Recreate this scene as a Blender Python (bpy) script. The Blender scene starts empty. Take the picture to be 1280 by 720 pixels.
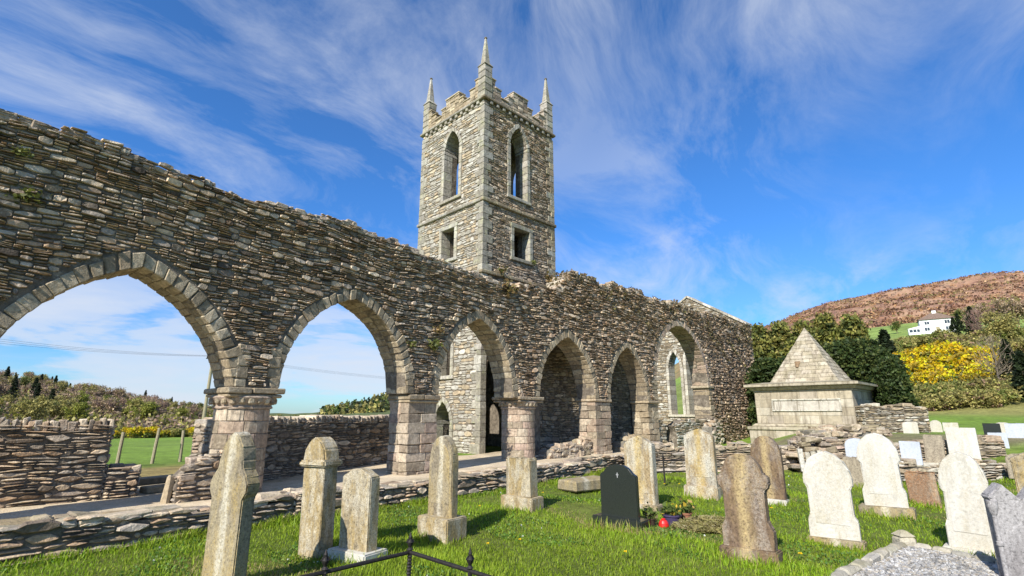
import bpy, bmesh, math, random
import numpy as np
from mathutils import Vector, Matrix
random.seed(7)
rng = np.random.default_rng(11)
R = math.radians
scene = bpy.context.scene
COL = scene.collection

# ------------------------------------------------------------------ camera, light, exposure
EYE = 1.62
cd = bpy.data.cameras.new('camera'); cam = bpy.data.objects.new('camera', cd); COL.objects.link(cam)
cam.location = (0, 0, EYE); cam.rotation_euler = (R(90 + 13.82), 0, 0)
cd.sensor_width = 36; cd.lens = 36 * 638 / 1280; cd.clip_start = .05; cd.clip_end = 6000
scene.camera = cam
SUN_H = np.array([-.485, -.875]); SUN_H /= np.linalg.norm(SUN_H)
SUN_EL = R(37)
sl = bpy.data.lights.new('sun', 'SUN'); so = bpy.data.objects.new('sun', sl); COL.objects.link(so)
sdir = Vector((SUN_H[0] * math.cos(SUN_EL), SUN_H[1] * math.cos(SUN_EL), math.sin(SUN_EL)))
so.rotation_euler = sdir.to_track_quat('Z', 'Y').to_euler(); so.location = sdir * 60
sl.energy = 5.0; sl.angle = R(.5); sl.color = (1, .95, .87)
scene.view_settings.view_transform = 'Standard'; scene.view_settings.look = 'None'
scene.view_settings.exposure = .6; scene.view_settings.gamma = 1; scene.view_settings.use_curve_mapping = False
w = bpy.data.worlds.new("World"); scene.world = w; w.use_nodes = True
nt = w.node_tree; N = nt.nodes; L = nt.links
for n in list(N): N.remove(n)

class NB:
    """small node-building helper"""
    def __init__(s, tree): s.t = tree
    def n(s, typ, ins=None, **props):
        nd = s.t.nodes.new(typ)
        for k, v in props.items(): setattr(nd, k, v)
        if ins:
            for k, v in ins.items():
                if hasattr(v, 'is_linked') or hasattr(v, 'links'): s.t.links.new(v, nd.inputs[k])
                else: nd.inputs[k].default_value = v
        return nd
    def math(s, op, a, b=0.0, clamp=False):
        nd = s.n('ShaderNodeMath', {0: a, 1: b}, operation=op); nd.use_clamp = clamp; return nd.outputs[0]
    def mix(s, fac, a, b, blend='MIX'):
        nd = s.n('ShaderNodeMix', data_type='RGBA', blend_type=blend)
        for i, v in ((0, fac), (6, a), (7, b)):
            if hasattr(v, 'links'): s.t.links.new(v, nd.inputs[i])
            else:
                if i and len(v) == 3: v = (*v, 1)
                nd.inputs[i].default_value = v
        return nd.outputs[2]
    def ramp(s, fac, stops, interp='LINEAR'):
        nd = s.n('ShaderNodeValToRGB', {0: fac}); cr = nd.color_ramp; cr.interpolation = interp
        while len(cr.elements) < len(stops): cr.elements.new(.5)
        for e, (p, c) in zip(cr.elements, stops):
            e.position = p; e.color = (*c, 1) if not isinstance(c, (int, float)) else (c, c, c, 1)
        return nd.outputs[0]
    def noise(s, vec, scale, detail=4, rough=.55, dist=0):
        return s.n('ShaderNodeTexNoise', {'Vector': vec, 'Scale': scale, 'Detail': detail, 'Roughness': rough, 'Distortion': dist}).outputs[0]
    def mapping(s, vec, scale=(1, 1, 1), rot=(0, 0, 0), loc=(0, 0, 0)):
        return s.n('ShaderNodeMapping', {'Vector': vec, 'Scale': scale, 'Rotation': rot, 'Location': loc}).outputs[0]
    def smooth(s, v, lo, hi):
        nd = s.n('ShaderNodeMapRange', {0: v, 1: lo, 2: hi, 3: 0., 4: 1.}, interpolation_type='SMOOTHSTEP'); return nd.outputs[0]

b = NB(nt)
sky = b.n('ShaderNodeTexSky', sky_type='NISHITA', sun_disc=False)
sky.sun_elevation = SUN_EL; sky.sun_rotation = math.atan2(SUN_H[0], SUN_H[1]); sky.altitude = 100; sky.air_density = 1.0; sky.dust_density = .4; sky.ozone_density = 2.0
tc = b.n('ShaderNodeTexCoord').outputs['Generated']
sep = b.n('ShaderNodeSeparateXYZ', {0: tc}); X, Y, Z = sep.outputs
skyc = b.mix(1., sky.outputs[0], b.ramp(Z, [(.0, (.38, .58, .80)), (.14, (.26, .53, .86)), (.4, (.26, .58, .95)), (.75, (.33, .61, .92))]), 'MULTIPLY')
zz = b.math('ADD', b.math('MAXIMUM', Z, 0.0), .22)
uv = b.n('ShaderNodeCombineXYZ', {0: b.math('DIVIDE', X, zz), 1: b.math('DIVIDE', Y, zz), 2: 0.0}).outputs[0]
wv = b.n('ShaderNodeTexNoise', {'Vector': uv, 'Scale': .9, 'Detail': 3.}).outputs[1]
uvw = b.n('ShaderNodeVectorMath', {0: uv, 1: b.n('ShaderNodeVectorMath', {0: wv, 1: (.55, .55, 0)}, operation='MULTIPLY').outputs[0]}, operation='ADD').outputs[0]
m1 = b.mapping(b.mapping(uvw, (1, 1, 1), (0, 0, R(-58))), (.62, 1.25, 1), (0, 0, 0), (5.3, 2.9, 0))
c1 = b.noise(m1, 1.9, 11, .66, .5)
m1b = b.mapping(uv, (.7, .45, 1), (0, 0, 0), (6.2, 1.1, 0))
c1b = b.noise(m1b, 1.0, 3, .5)
cir = b.math('MULTIPLY', b.ramp(c1, [(.43, 0), (.53, .40), (.65, .95)]), b.ramp(c1b, [(.33, .12), (.52, 1)]))
m2 = b.mapping(tc, (2.1, 2.1, 9.5), (0, 0, 0), (.6, .2, .35))
c2 = b.noise(m2, 1.35, 8, .6, .25)
lowm = b.math('MULTIPLY', b.smooth(Z, .34, .14), b.math('ADD', b.math('MULTIPLY', b.smooth(X, .1, -.3), .85), .06))
low = b.math('MULTIPLY', b.ramp(c2, [(.42, .0), (.50, .75), (.64, 1)]), lowm)
msk = b.math('MAXIMUM', b.math('MULTIPLY', cir, .58), low, True)
bg1 = b.n('ShaderNodeBackground', {0: skyc, 1: .14})
bg2 = b.n('ShaderNodeBackground', {0: (.80, .87, 1.0, 1), 1: .60})
ms = b.n('ShaderNodeMixShader', {0: msk, 1: bg1.outputs[0], 2: bg2.outputs[0]})
b.n('ShaderNodeOutputWorld', {0: ms.outputs[0]})

# ------------------------------------------------------------------ materials
def material(name):
    m = bpy.data.materials.new(name); m.use_nodes = True
    t = m.node_tree
    for n in list(t.nodes): t.nodes.remove(n)
    bb = NB(t)
    p = bb.n('ShaderNodeBsdfPrincipled'); bb.n('ShaderNodeOutputMaterial', {0: p.outputs[0]})
    p.inputs['Roughness'].default_value = .9; p.inputs['Specular IOR Level'].default_value = .2
    return m, bb, p

def stone_mat(name, tint=True, base=(.3, .27, .23), scale=9, contrast=.45, lichen=((.46, .44, .37), .25), lich_scale=2.2, bump=.35, bscale=35, moss=None, streak=None, rough=.92):
    m, bb, p = material(name)
    oc = bb.n('ShaderNodeTexCoord').outputs['Object']
    col = bb.n('ShaderNodeAttribute', attribute_name='tint').outputs[0] if tint else None
    if col is None: col = bb.mix(0., (*base, 1), (*base, 1))
    n1 = bb.noise(oc, scale, 6, .65)
    v = bb.ramp(n1, [(.25, 1 - contrast), (.75, 1 + contrast * .7)])
    col = bb.mix(1., col, v, 'MULTIPLY')
    if lichen:
        n2 = bb.noise(oc, lich_scale, 6, .7, .3); n3 = bb.noise(oc, lich_scale * 9, 3, .6)
        f = bb.math('MULTIPLY', bb.ramp(n2, [(.52, 0), (.66, 1)]), bb.ramp(n3, [(.42, 0), (.6, 1)]))
        col = bb.mix(bb.math('MULTIPLY', f, lichen[1] * 2.2, True), col, lichen[0])
    if streak:
        ms_ = bb.mapping(oc, (1, 1, .12)); n5 = bb.noise(ms_, 7, 5, .65)
        col = bb.mix(bb.math('MULTIPLY', bb.ramp(n5, [(.48, 0), (.66, 1)]), streak[1]), col, streak[0])
    if moss:
        n4 = bb.noise(oc, 1.6, 6, .7); nz = bb.n('ShaderNodeNewGeometry').outputs['Normal']
        upz = bb.n('ShaderNodeSeparateXYZ', {0: nz}).outputs[2]
        f = bb.math('MULTIPLY', bb.ramp(n4, [(.45, 0), (.6, 1)]), bb.math('ADD', bb.math('MULTIPLY', bb.smooth(upz, .2, .8), .8), moss[2]))
        col = bb.mix(bb.math('MULTIPLY', f, moss[1], True), col, moss[0])
    p.inputs['Base Color'].default_value = (1, 1, 1, 1)
    bb.t.links.new(col, p.inputs['Base Color'])
    hb = bb.noise(oc, bscale, 6, .7); hb2 = bb.noise(oc, bscale * .25, 4, .6)
    h = bb.math('ADD', hb, bb.math('MULTIPLY', hb2, 1.5))
    bp = bb.n('ShaderNodeBump', {'Height': h, 'Strength': bump, 'Distance': .03})
    bb.t.links.new(bp.outputs[0], p.inputs['Normal'])
    p.inputs['Roughness'].default_value = rough
    return m

M = {}
M['rubble'] = stone_mat('slate rubble', scale=11, contrast=.5, lichen=((.52, .49, .42), .30), lich_scale=2.6, bump=.55, bscale=30)
M['rubble_far'] = stone_mat('weathered rubble', scale=5, contrast=.5, lichen=((.5, .46, .38), .28), lich_scale=1.5, bump=.5, bscale=16)
M['mortar'] = stone_mat('lime mortar core', False, (.17, .142, .108), 6, .6, ((.44, .38, .29), .4), 3, .7, 22)
M['dressed'] = stone_mat('dressed granite', scale=12, contrast=.6, streak=((.17, .14, .10), .3), lichen=((.54, .48, .36), .4), lich_scale=3, bump=.4, bscale=45)
M['lime'] = stone_mat('pale cut stone', scale=6, contrast=.25, lichen=((.20, .175, .13), .38), lich_scale=1.6, bump=.3, bscale=30, streak=((.17, .14, .10), .85), moss=((.16, .15, .05), .5, .0))
M['cap'] = stone_mat('mossy capping stone', scale=8, contrast=.5, lichen=((.52, .48, .38), .3), lich_scale=3, bump=.5, bscale=25, moss=((.20, .17, .07), .55, .1))
M['greenish'] = stone_mat('lichened cut stone', scale=8, contrast=.5, streak=((.15, .13, .09), .45), lichen=((.50, .50, .27), .4), lich_scale=2.6, bump=.35, bscale=30)

def grave_mat(name, base, l1, a1, l2, a2, sc=5., dark=None, bump=.4, streak=None, speck=1.):
    m, bb, p = material(name)
    oc = bb.n('ShaderNodeTexCoord').outputs['Object']
    oi = bb.n('ShaderNodeObjectInfo').outputs['Random']
    off = bb.n('ShaderNodeVectorMath', {0: oc, 1: bb.n('ShaderNodeCombineXYZ', {0: bb.math('MULTIPLY', oi, 17.), 1: bb.math('MULTIPLY', oi, 9.), 2: 0.}).outputs[0]}, operation='ADD').outputs[0]
    v = bb.ramp(bb.noise(off, 20, 7, .75), [(.3, 1 - .5 * speck), (.7, 1 + .2 * speck)])
    col = bb.mix(1., (*base, 1), v, 'MULTIPLY')
    st = bb.mapping(off, (1, 1, .3))
    f1 = bb.ramp(bb.noise(st, sc, 7, .72, .4), [(.5 - a1 * .25, 0), (.62 - a1 * .2, 1)])
    g1 = bb.ramp(bb.noise(off, 60, 3, .6), [(.35, .25), (.6, 1)])
    col = bb.mix(bb.math('MULTIPLY', f1, bb.math('MULTIPLY', g1, min(1, a1 * 1.3))), col, l1)
    f2 = bb.ramp(bb.noise(st, sc * 1.3, 7, .7, .2), [(.56 - a2 * .25, 0), (.64 - a2 * .2, 1)])
    st2 = bb.n('ShaderNodeVectorMath', {0: st, 1: (7.3, 2.2, 4.1)}, operation='ADD').outputs[0]
    f2 = bb.ramp(bb.noise(st2, sc * .9, 7, .7, .2), [(.56 - a2 * .25, 0), (.66 - a2 * .2, 1)])
    col = bb.mix(bb.math('MULTIPLY', f2, bb.math('MULTIPLY', bb.ramp(bb.noise(off, 85, 3, .6), [(.38, .1), (.56, 1)]), min(1, a2 * 1.3))), col, l2)
    if streak:
        sx = bb.n('ShaderNodeSeparateXYZ', {0: oc}).outputs[0]; ax = bb.math('ABSOLUTE', bb.math('ADD', sx, bb.math('MULTIPLY', bb.math('SUBTRACT', bb.noise(st, 6, 5, .7), .5), .22)))
        f4 = bb.math('MULTIPLY', bb.smooth(ax, streak[2], .01), bb.ramp(bb.noise(off, 45, 4, .7), [(.36, .15), (.52, 1)]))
        col = bb.mix(bb.math('MULTIPLY', f4, streak[1]), col, streak[0])
    spk = bb.noise(off, 32, 5, .8); col = bb.mix(speck, col, bb.mix(1., col, bb.ramp(spk, [(.36, .42), (.46, .95), (.56, 1.0), (.66, 1.4)]), 'MULTIPLY'))
    if dark:
        f3 = bb.ramp(bb.noise(st2, sc * 2.5, 6, .75), [(.55, 0), (.7, 1)])
        col = bb.mix(bb.math('MULTIPLY', f3, dark[1]), col, dark[0])
    bb.t.links.new(col, p.inputs['Base Color'])
    bp = bb.n('ShaderNodeBump', {'Height': bb.math('ADD', bb.noise(off, 55, 5, .7), bb.noise(off, 12, 4, .6)), 'Strength': bump, 'Distance': .012})
    bb.t.links.new(bp.outputs[0], p.inputs['Normal'])
    return m
GM = {
 'orange': grave_mat('orange lichened limestone', (.29, .255, .20), (.38, .25, .08), .5, (.62, .60, .50), .55, dark=((.13, .11, .09), .6), streak=((.42, .29, .08), .7, .13)),
 'tan': grave_mat('tan lichened stone', (.28, .23, .15), (.42, .29, .09), .42, (.54, .50, .40), .5, 9, dark=((.18, .14, .09), .6)),
 'grey': grave_mat('grey lichened stone', (.24, .20, .14), (.46, .38, .22), .4, (.40, .28, .08), .4, dark=((.12, .11, .09), .5), streak=((.60, .56, .45), .6, .07)),
 'purple': grave_mat('purplish sandstone', (.17, .115, .075), (.36, .25, .10), .25, (.46, .42, .36), .3, dark=((.08, .06, .06), .6), streak=((.46, .35, .17), .7, .12)),
 'white': grave_mat('weathered white marble', (.55, .53, .46), (.36, .30, .19), .45, (.52, .50, .46), .5, 2.6, dark=((.20, .17, .12), .4), bump=.15, speck=.4),
 'bluish': grave_mat('bluish pale marble', (.42, .45, .50), (.52, .54, .57), .4, (.5, .52, .5), .2, bump=.1, speck=.3),
 'rust': grave_mat('rust stained stone', (.36, .30, .22), (.33, .14, .04), .6, (.12, .08, .06), .5),
 'marble': grave_mat('veined grey marble', (.27, .25, .24), (.42, .40, .39), .6, (.19, .175, .17), .5, 3, bump=.12),
 'brown': grave_mat('brown weathered stone', (.30, .25, .18), (.42, .36, .26), .5, (.18, .15, .11), .5, 8),
}
def plain(name, col, rough=.6, metal=0., spec=.3, var=.25, scale=30, bump=.1):
    m, bb, p = material(name)
    oc = bb.n('ShaderNodeTexCoord').outputs['Object']
    c = bb.mix(1., (*col, 1), bb.ramp(bb.noise(oc, scale, 4, .6), [(.25, 1 - var), (.75, 1 + var)]), 'MULTIPLY')
    bb.t.links.new(c, p.inputs['Base Color'])
    p.inputs['Roughness'].default_value = rough; p.inputs['Metallic'].default_value = metal; p.inputs['Specular IOR Level'].default_value = spec
    if bump:
        bp = bb.n('ShaderNodeBump', {'Height': bb.noise(oc, scale * 1.5, 4, .6), 'Strength': bump, 'Distance': .01}); bb.t.links.new(bp.outputs[0], p.inputs['Normal'])
    return m
M['granite'] = plain('polished black granite', (.022, .026, .022), .22, 0, .5, .5, 120, 0)
M['iron'] = plain('rusty black iron', (.025, .021, .019), .6, .3, .4, .5, 40, .3)
M['white_paint'] = plain('white painted render', (.78, .78, .76), .8, 0, .2, .06, 2, .05)
M['roof_tile'] = plain('brown roof tiles', (.17, .12, .09), .85, 0, .2, .3, 3, .2)
M['glass'] = plain('dark window glass', (.04, .05, .06), .12, 0, .5, .1, 5, 0)
M['red'] = plain('red plastic', (.55, .02, .015), .35, 0, .5, .1, 30, 0)
M['purple_pot'] = plain('dark violet glazed pot', (.06, .045, .10), .35, 0, .5, .2, 30, 0)
M['terracotta'] = plain('terracotta', (.26, .12, .07), .85, 0, .2, .2, 40, .1)
M['wood'] = plain('weathered timber', (.30, .26, .17), .85, 0, .2, .35, 25, .3)
M['soil'] = plain('dark soil', (.05, .035, .025), .95, 0, .1, .4, 40, .4)
M['wire'] = plain('overhead wire', (.03, .03, .035), .5, .5, .3, .05, 5, 0)
M['bark'] = plain('bark', (.14, .115, .085), .95, 0, .1, .4, 8, .4)

def leaf_mat(name, trans=.35, rough=.6):
    m = bpy.data.materials.new(name); m.use_nodes = True; t = m.node_tree
    for n in list(t.nodes): t.nodes.remove(n)
    bb = NB(t); c = bb.n('ShaderNodeAttribute', attribute_name='tint').outputs[0]
    p = bb.n('ShaderNodeBsdfPrincipled', {'Base Color': c, 'Roughness': rough, 'Specular IOR Level': .25})
    tr = bb.n('ShaderNodeBsdfTranslucent', {0: c})
    mx = bb.n('ShaderNodeMixShader', {0: trans, 1: p.outputs[0], 2: tr.outputs[0]})
    bb.n('ShaderNodeOutputMaterial', {0: mx.outputs[0]})
    return m
M['leaf'] = leaf_mat('leaves'); M['grass'] = leaf_mat('grass blades', .4, .5)

def ground_mat():
    m, bb, p = material('ground cover')
    oc = bb.n('ShaderNodeTexCoord').outputs['Object']
    col = bb.n('ShaderNodeAttribute', attribute_name='tint').outputs[0]
    v = bb.math('MULTIPLY', bb.ramp(bb.noise(oc, 2.5, 8, .75), [(.28, .45), (.72, 1.5)]), bb.ramp(bb.noise(oc, .09, 9, .75), [(.32, .55), (.68, 1.4)]))
    col = bb.mix(1., col, v, 'MULTIPLY')
    mo = bb.n('ShaderNodeAttribute', attribute_name='moor').outputs[2]
    flat = bb.mapping(bb.mapping(oc, (1, 1, 0.), (0, 0, R(-52))), (.28, 1, 1))
    k1 = bb.noise(flat, .035, 10, .75, .4); k2 = bb.noise(flat, .11, 8, .75, .3); k3 = bb.noise(flat, .08, 8, .75, .5)
    hc = bb.ramp(k1, [(.32, (.13, .065, .045)), (.45, (.24, .125, .08)), (.55, (.36, .21, .125)), (.68, (.45, .31, .19))])
    hc = bb.mix(bb.ramp(k2, [(.50, 0), (.60, .85)]), hc, (.095, .055, .04)); hc = bb.mix(bb.ramp(k3, [(.54, 0), (.66, .7)]), hc, (.40, .20, .07))
    hc = bb.mix(bb.ramp(bb.noise(flat, .25, 5, .7), [(.55, 0), (.64, .5)]), hc, (.14, .13, .05))
    col = bb.mix(mo, col, hc)
    bb.t.links.new(col, p.inputs['Base Color'])
    bp = bb.n('ShaderNodeBump', {'Height': bb.noise(oc, 6, 8, .75), 'Strength': .6, 'Distance': .15}); bb.t.links.new(bp.outputs[0], p.inputs['Normal'])
    return m
M['ground'] = ground_mat()
def gravel_mat(name, c1, c2, sc=45):
    m, bb, p = material(name)
    oc = bb.n('ShaderNodeTexCoord').outputs['Object']
    vo = bb.n('ShaderNodeTexVoronoi', {'Vector': oc, 'Scale': sc})
    col = bb.mix(bb.n('ShaderNodeSeparateColor', {0: vo.outputs[1]}).outputs[0], (*c1, 1), (*c2, 1))
    col = bb.mix(1., col, bb.ramp(bb.noise(oc, .8, 5, .7), [(.3, .7), (.7, 1.25)]), 'MULTIPLY')
    gr = bb.ramp(bb.noise(oc, 1.1, 7, .75), [(.58, 0), (.66, .5)])
    col = bb.mix(gr, col, (.17, .17, .06))
    bb.t.links.new(col, p.inputs['Base Color'])
    bp = bb.n('ShaderNodeBump', {'Height': vo.outputs[0], 'Strength': .5, 'Distance': .02}); bb.t.links.new(bp.outputs[0], p.inputs['Normal'])
    return m
M['gravel'] = gravel_mat('nave gravel', (.47, .37, .24), (.62, .52, .37))
M['chips'] = gravel_mat('grey stone chips', (.33, .33, .33), (.62, .61, .60), 60)

# ------------------------------------------------------------------ mesh building
class MB:
    def __init__(s): s.v = []; s.f = []; s.t = []; s.n = 0
    def add(s, V, faces, tint=(.3, .3, .3)):
        V = np.asarray(V, float).reshape(-1, 3)
        t = np.asarray(tint, float)
        if t.ndim == 1: t = np.broadcast_to(t, V.shape)
        for F in faces: s.f.append(np.asarray(F, np.int64) + s.n)
        s.v.append(V); s.t.append(t); s.n += len(V)
    def hexes(s, C, bev=.01, tint=(.3, .3, .3)):
        """chamfered six-sided blocks, C (M,8,3), corner index x+2y+4z"""
        C = np.asarray(C, float).reshape(-1, 8, 3); m = len(C)
        if m == 0: return
        t = np.asarray(tint, float)
        if t.ndim == 1: t = np.broadcast_to(t, (m, 3))
        fac = [(0, 4, 6, 2), (1, 3, 7, 5), (0, 1, 5, 4), (2, 6, 7, 3), (0, 2, 3, 1), (4, 5, 7, 6)]
        if bev <= 0:
            F = (np.arange(m)[:, None, None] * 8 + np.array(fac)[None]).reshape(-1, 4)
            s.add(C.reshape(-1, 3), [F], np.repeat(t, 8, 0)); return
        ax = [0, 0, 1, 1, 2, 2]
        vid = {}; V = np.zeros((m, 24, 3)); k = 0
        for fi, q in enumerate(fac):
            for c in q:
                p = C[:, c].copy()
                for a in range(3):
                    if a == ax[fi]: continue
                    e = C[:, c ^ (1 << a)] - C[:, c]; l = np.linalg.norm(e, axis=1, keepdims=True) + 1e-9
                    p += e / l * np.minimum(bev, l * .33)
                V[:, k] = p; vid[(fi, c)] = k; k += 1
        quads = [tuple(vid[(fi, c)] for c in q) for fi, q in enumerate(fac)]
        tris = []
        for a in range(3):
            for c in range(8):
                if c & (1 << a): continue
                d = c | (1 << a)
                o = [x for x in range(3) if x != a]
                f1 = 2 * o[0] + ((c >> o[0]) & 1); f2 = 2 * o[1] + ((c >> o[1]) & 1)
                quads.append((vid[(f1, c)], vid[(f1, d)], vid[(f2, d)], vid[(f2, c)]))
        for c in range(8):
            tris.append(tuple(vid[(2 * a + ((c >> a) & 1), c)] for a in range(3)))
        off = np.arange(m)[:, None, None] * 24
        s.add(V.reshape(-1, 3), [(off + np.array(quads)[None]).reshape(-1, 4), (off + np.array(tris)[None]).reshape(-1, 3)], np.repeat(t, 24, 0))
    def mesh(s, name, org=(0, 0, 0)):
        V = np.concatenate(s.v) - np.asarray(org, float); T = np.concatenate(s.t)
        me = bpy.data.meshes.new(name)
        ls = np.concatenate([np.full(len(F), F.shape[1]) for F in s.f]); vi = np.concatenate([F.reshape(-1) for F in s.f])
        me.vertices.add(len(V)); me.vertices.foreach_set('co', V.astype(np.float32).ravel())
        me.loops.add(len(vi)); me.loops.foreach_set('vertex_index', vi.astype(np.int32))
        me.polygons.add(len(ls)); me.polygons.foreach_set('loop_start', np.concatenate([[0], np.cumsum(ls)[:-1]]).astype(np.int32))
        me.update(calc_edges=True)
        at = me.attributes.new('tint', 'FLOAT_COLOR', 'POINT')
        at.data.foreach_set('color', np.concatenate([T, np.ones((len(T), 1))], 1).astype(np.float32).ravel())
        return me
    def build(s, name, mat, parent=None, org=None, fix=True, smooth=False):
        """link as one mesh object; world coordinates, the parent's (or org's) origin taken off"""
        o0 = tuple(parent_origin(parent)) if parent is not None else (org if org is not None else (0, 0, 0))
        me = s.mesh(name, o0)
        if fix:
            bm = bmesh.new(); bm.from_mesh(me); bmesh.ops.recalc_face_normals(bm, faces=bm.faces); bm.to_mesh(me); bm.free()
        me.materials.append(mat)
        if not smooth: me.shade_flat()
        o = bpy.data.objects.new(name, me); COL.objects.link(o)
        if parent is not None: o.parent = parent
        else: o.location = o0
        return o
def parent_origin(p):
    v = Vector((0, 0, 0))
    while p is not None: v = v + p.location; p = p.parent
    return v
def tag(o, label=None, cat=None, group=None, kind=None):
    for k, v in (('label', label), ('category', cat), ('group', group), ('kind', kind)):
        if v: o[k] = v
    return o
def thing(name, label, cat, loc=(0, 0, 0), group=None):
    o = bpy.data.objects.new(name, None); o.empty_display_size = .2; COL.objects.link(o); o.location = loc
    return tag(o, label, cat, group)
def copy_tree(o, parent=None):
    c = o.copy(); COL.objects.link(c)
    if parent is not None: c.parent = parent
    for ch in [x for x in COL.objects if x.parent == o]: copy_tree(ch, c)
    return c

def vnoise(u, v, seed=0):
    r = np.random.default_rng(seed); out = 0
    for k in range(6):
        a, c, ph = r.uniform(.3, 1.6), r.uniform(.3, 1.6), r.uniform(0, 6.28)
        out = out + np.sin(a * u * (1 + k * .5) + c * v * (1 + k * .4) + ph) / (1 + k * .6)
    return out / 2.6

def frame(o, ud, nd):
    o = np.array([o[0], o[1], 0.]); ud = np.array([ud[0], ud[1], 0.]); nd = np.array([nd[0], nd[1], 0.])
    def P(u, v, d):
        u, v, d = np.broadcast_arrays(np.asarray(u, float), v, d)
        out = o + u[..., None] * ud + d[..., None] * nd
        out[..., 2] += v
        return out
    return P
def hexbox(P, u0, u1, v0, v1, d0, d1):
    """(M,8,3) from frame ranges; arguments broadcast"""
    u0, u1, v0, v1, d0, d1 = np.broadcast_arrays(*[np.atleast_1d(np.asarray(x, float)) for x in (u0, u1, v0, v1, d0, d1)])
    U = np.stack([u0, u1] * 4, 1); D = np.stack([d0, d0, d1, d1] * 2, 1); V = np.stack([v0] * 4 + [v1] * 4, 1)
    return P(U, V, D)

class Hole:
    """opening between u=a and u=b, sill zb, springing zs; rise > 0 makes a pointed head whose arc centres lie k below the springing"""
    def __init__(s, a, b, zb, zs, rise=0, ring=0., k=0.):
        s.a, s.b, s.zb, s.zs, s.rise, s.ring, s.k = a, b, zb, zs, rise, ring, k
        s.A = (b - a) / 2
        if rise: s.c = (rise ** 2 + 2 * rise * k - s.A ** 2) / (2 * s.A); s.Rr = math.hypot(s.A + s.c, k)
    def top(s, u):
        if not s.rise: return s.zs
        x = max(0, min(u - s.a, s.b - u))
        return s.zs - s.k + math.sqrt(max(0, s.Rr ** 2 - (s.A + s.c - x) ** 2))
    def iv(s, v, t=None):
        t = s.ring if t is None else t
        if s.rise:
            RR = s.Rr + t; at = math.sqrt(max(0, RR ** 2 - s.c ** 2)) - s.k
            if v < s.zb - t or v > s.zs + at: return None
            h = max(v - s.zs, 0) + s.k; x = s.A + s.c - math.sqrt(max(0, RR ** 2 - h * h))
            return s.a + x, s.b - x
        if v < s.zb - t or v > s.zs + t: return None
        return s.a - t, s.b + t
    def arc(s, n, t=0.):
        """points from the left springing over the apex to the right springing at radius R+t"""
        cx = s.a + s.A + s.c; RR = s.Rr + t
        th0 = math.asin(s.k / RR); tha = math.acos(max(-1, min(1, s.c / RR)))
        L_ = [(cx - RR * math.cos(x), s.zs - s.k + RR * math.sin(x)) for x in np.linspace(th0, tha, n + 1)]
        mid = s.a + s.A
        return L_, [(2 * mid - x, z) for x, z in L_[::-1]]

SLATE = np.array([(.35, .275, .205), (.41, .32, .23), (.47, .38, .27), (.24, .195, .15), (.54, .45, .33), (.40, .34, .265), (.37, .27, .18), (.19, .155, .12), (.44, .36, .26), (.34, .295, .24)])
TAN = np.array([(.34, .27, .175), (.38, .305, .20), (.31, .25, .165), (.42, .35, .24), (.34, .265, .175), (.26, .21, .14)])
PINK = np.array([(.40, .30, .215), (.36, .27, .19), (.45, .37, .27), (.34, .275, .19), (.39, .29, .22), (.31, .245, .175)])
PALE = np.array([(.50, .46, .37), (.45, .41, .32), (.54, .51, .43), (.42, .38, .30), (.48, .44, .37)])
def pick(pal, m, var=.12):
    t = pal[rng.integers(0, len(pal), m)] * (1 + rng.normal(0, var, (m, 1)))
    return np.clip(t, .02, .8)

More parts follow.
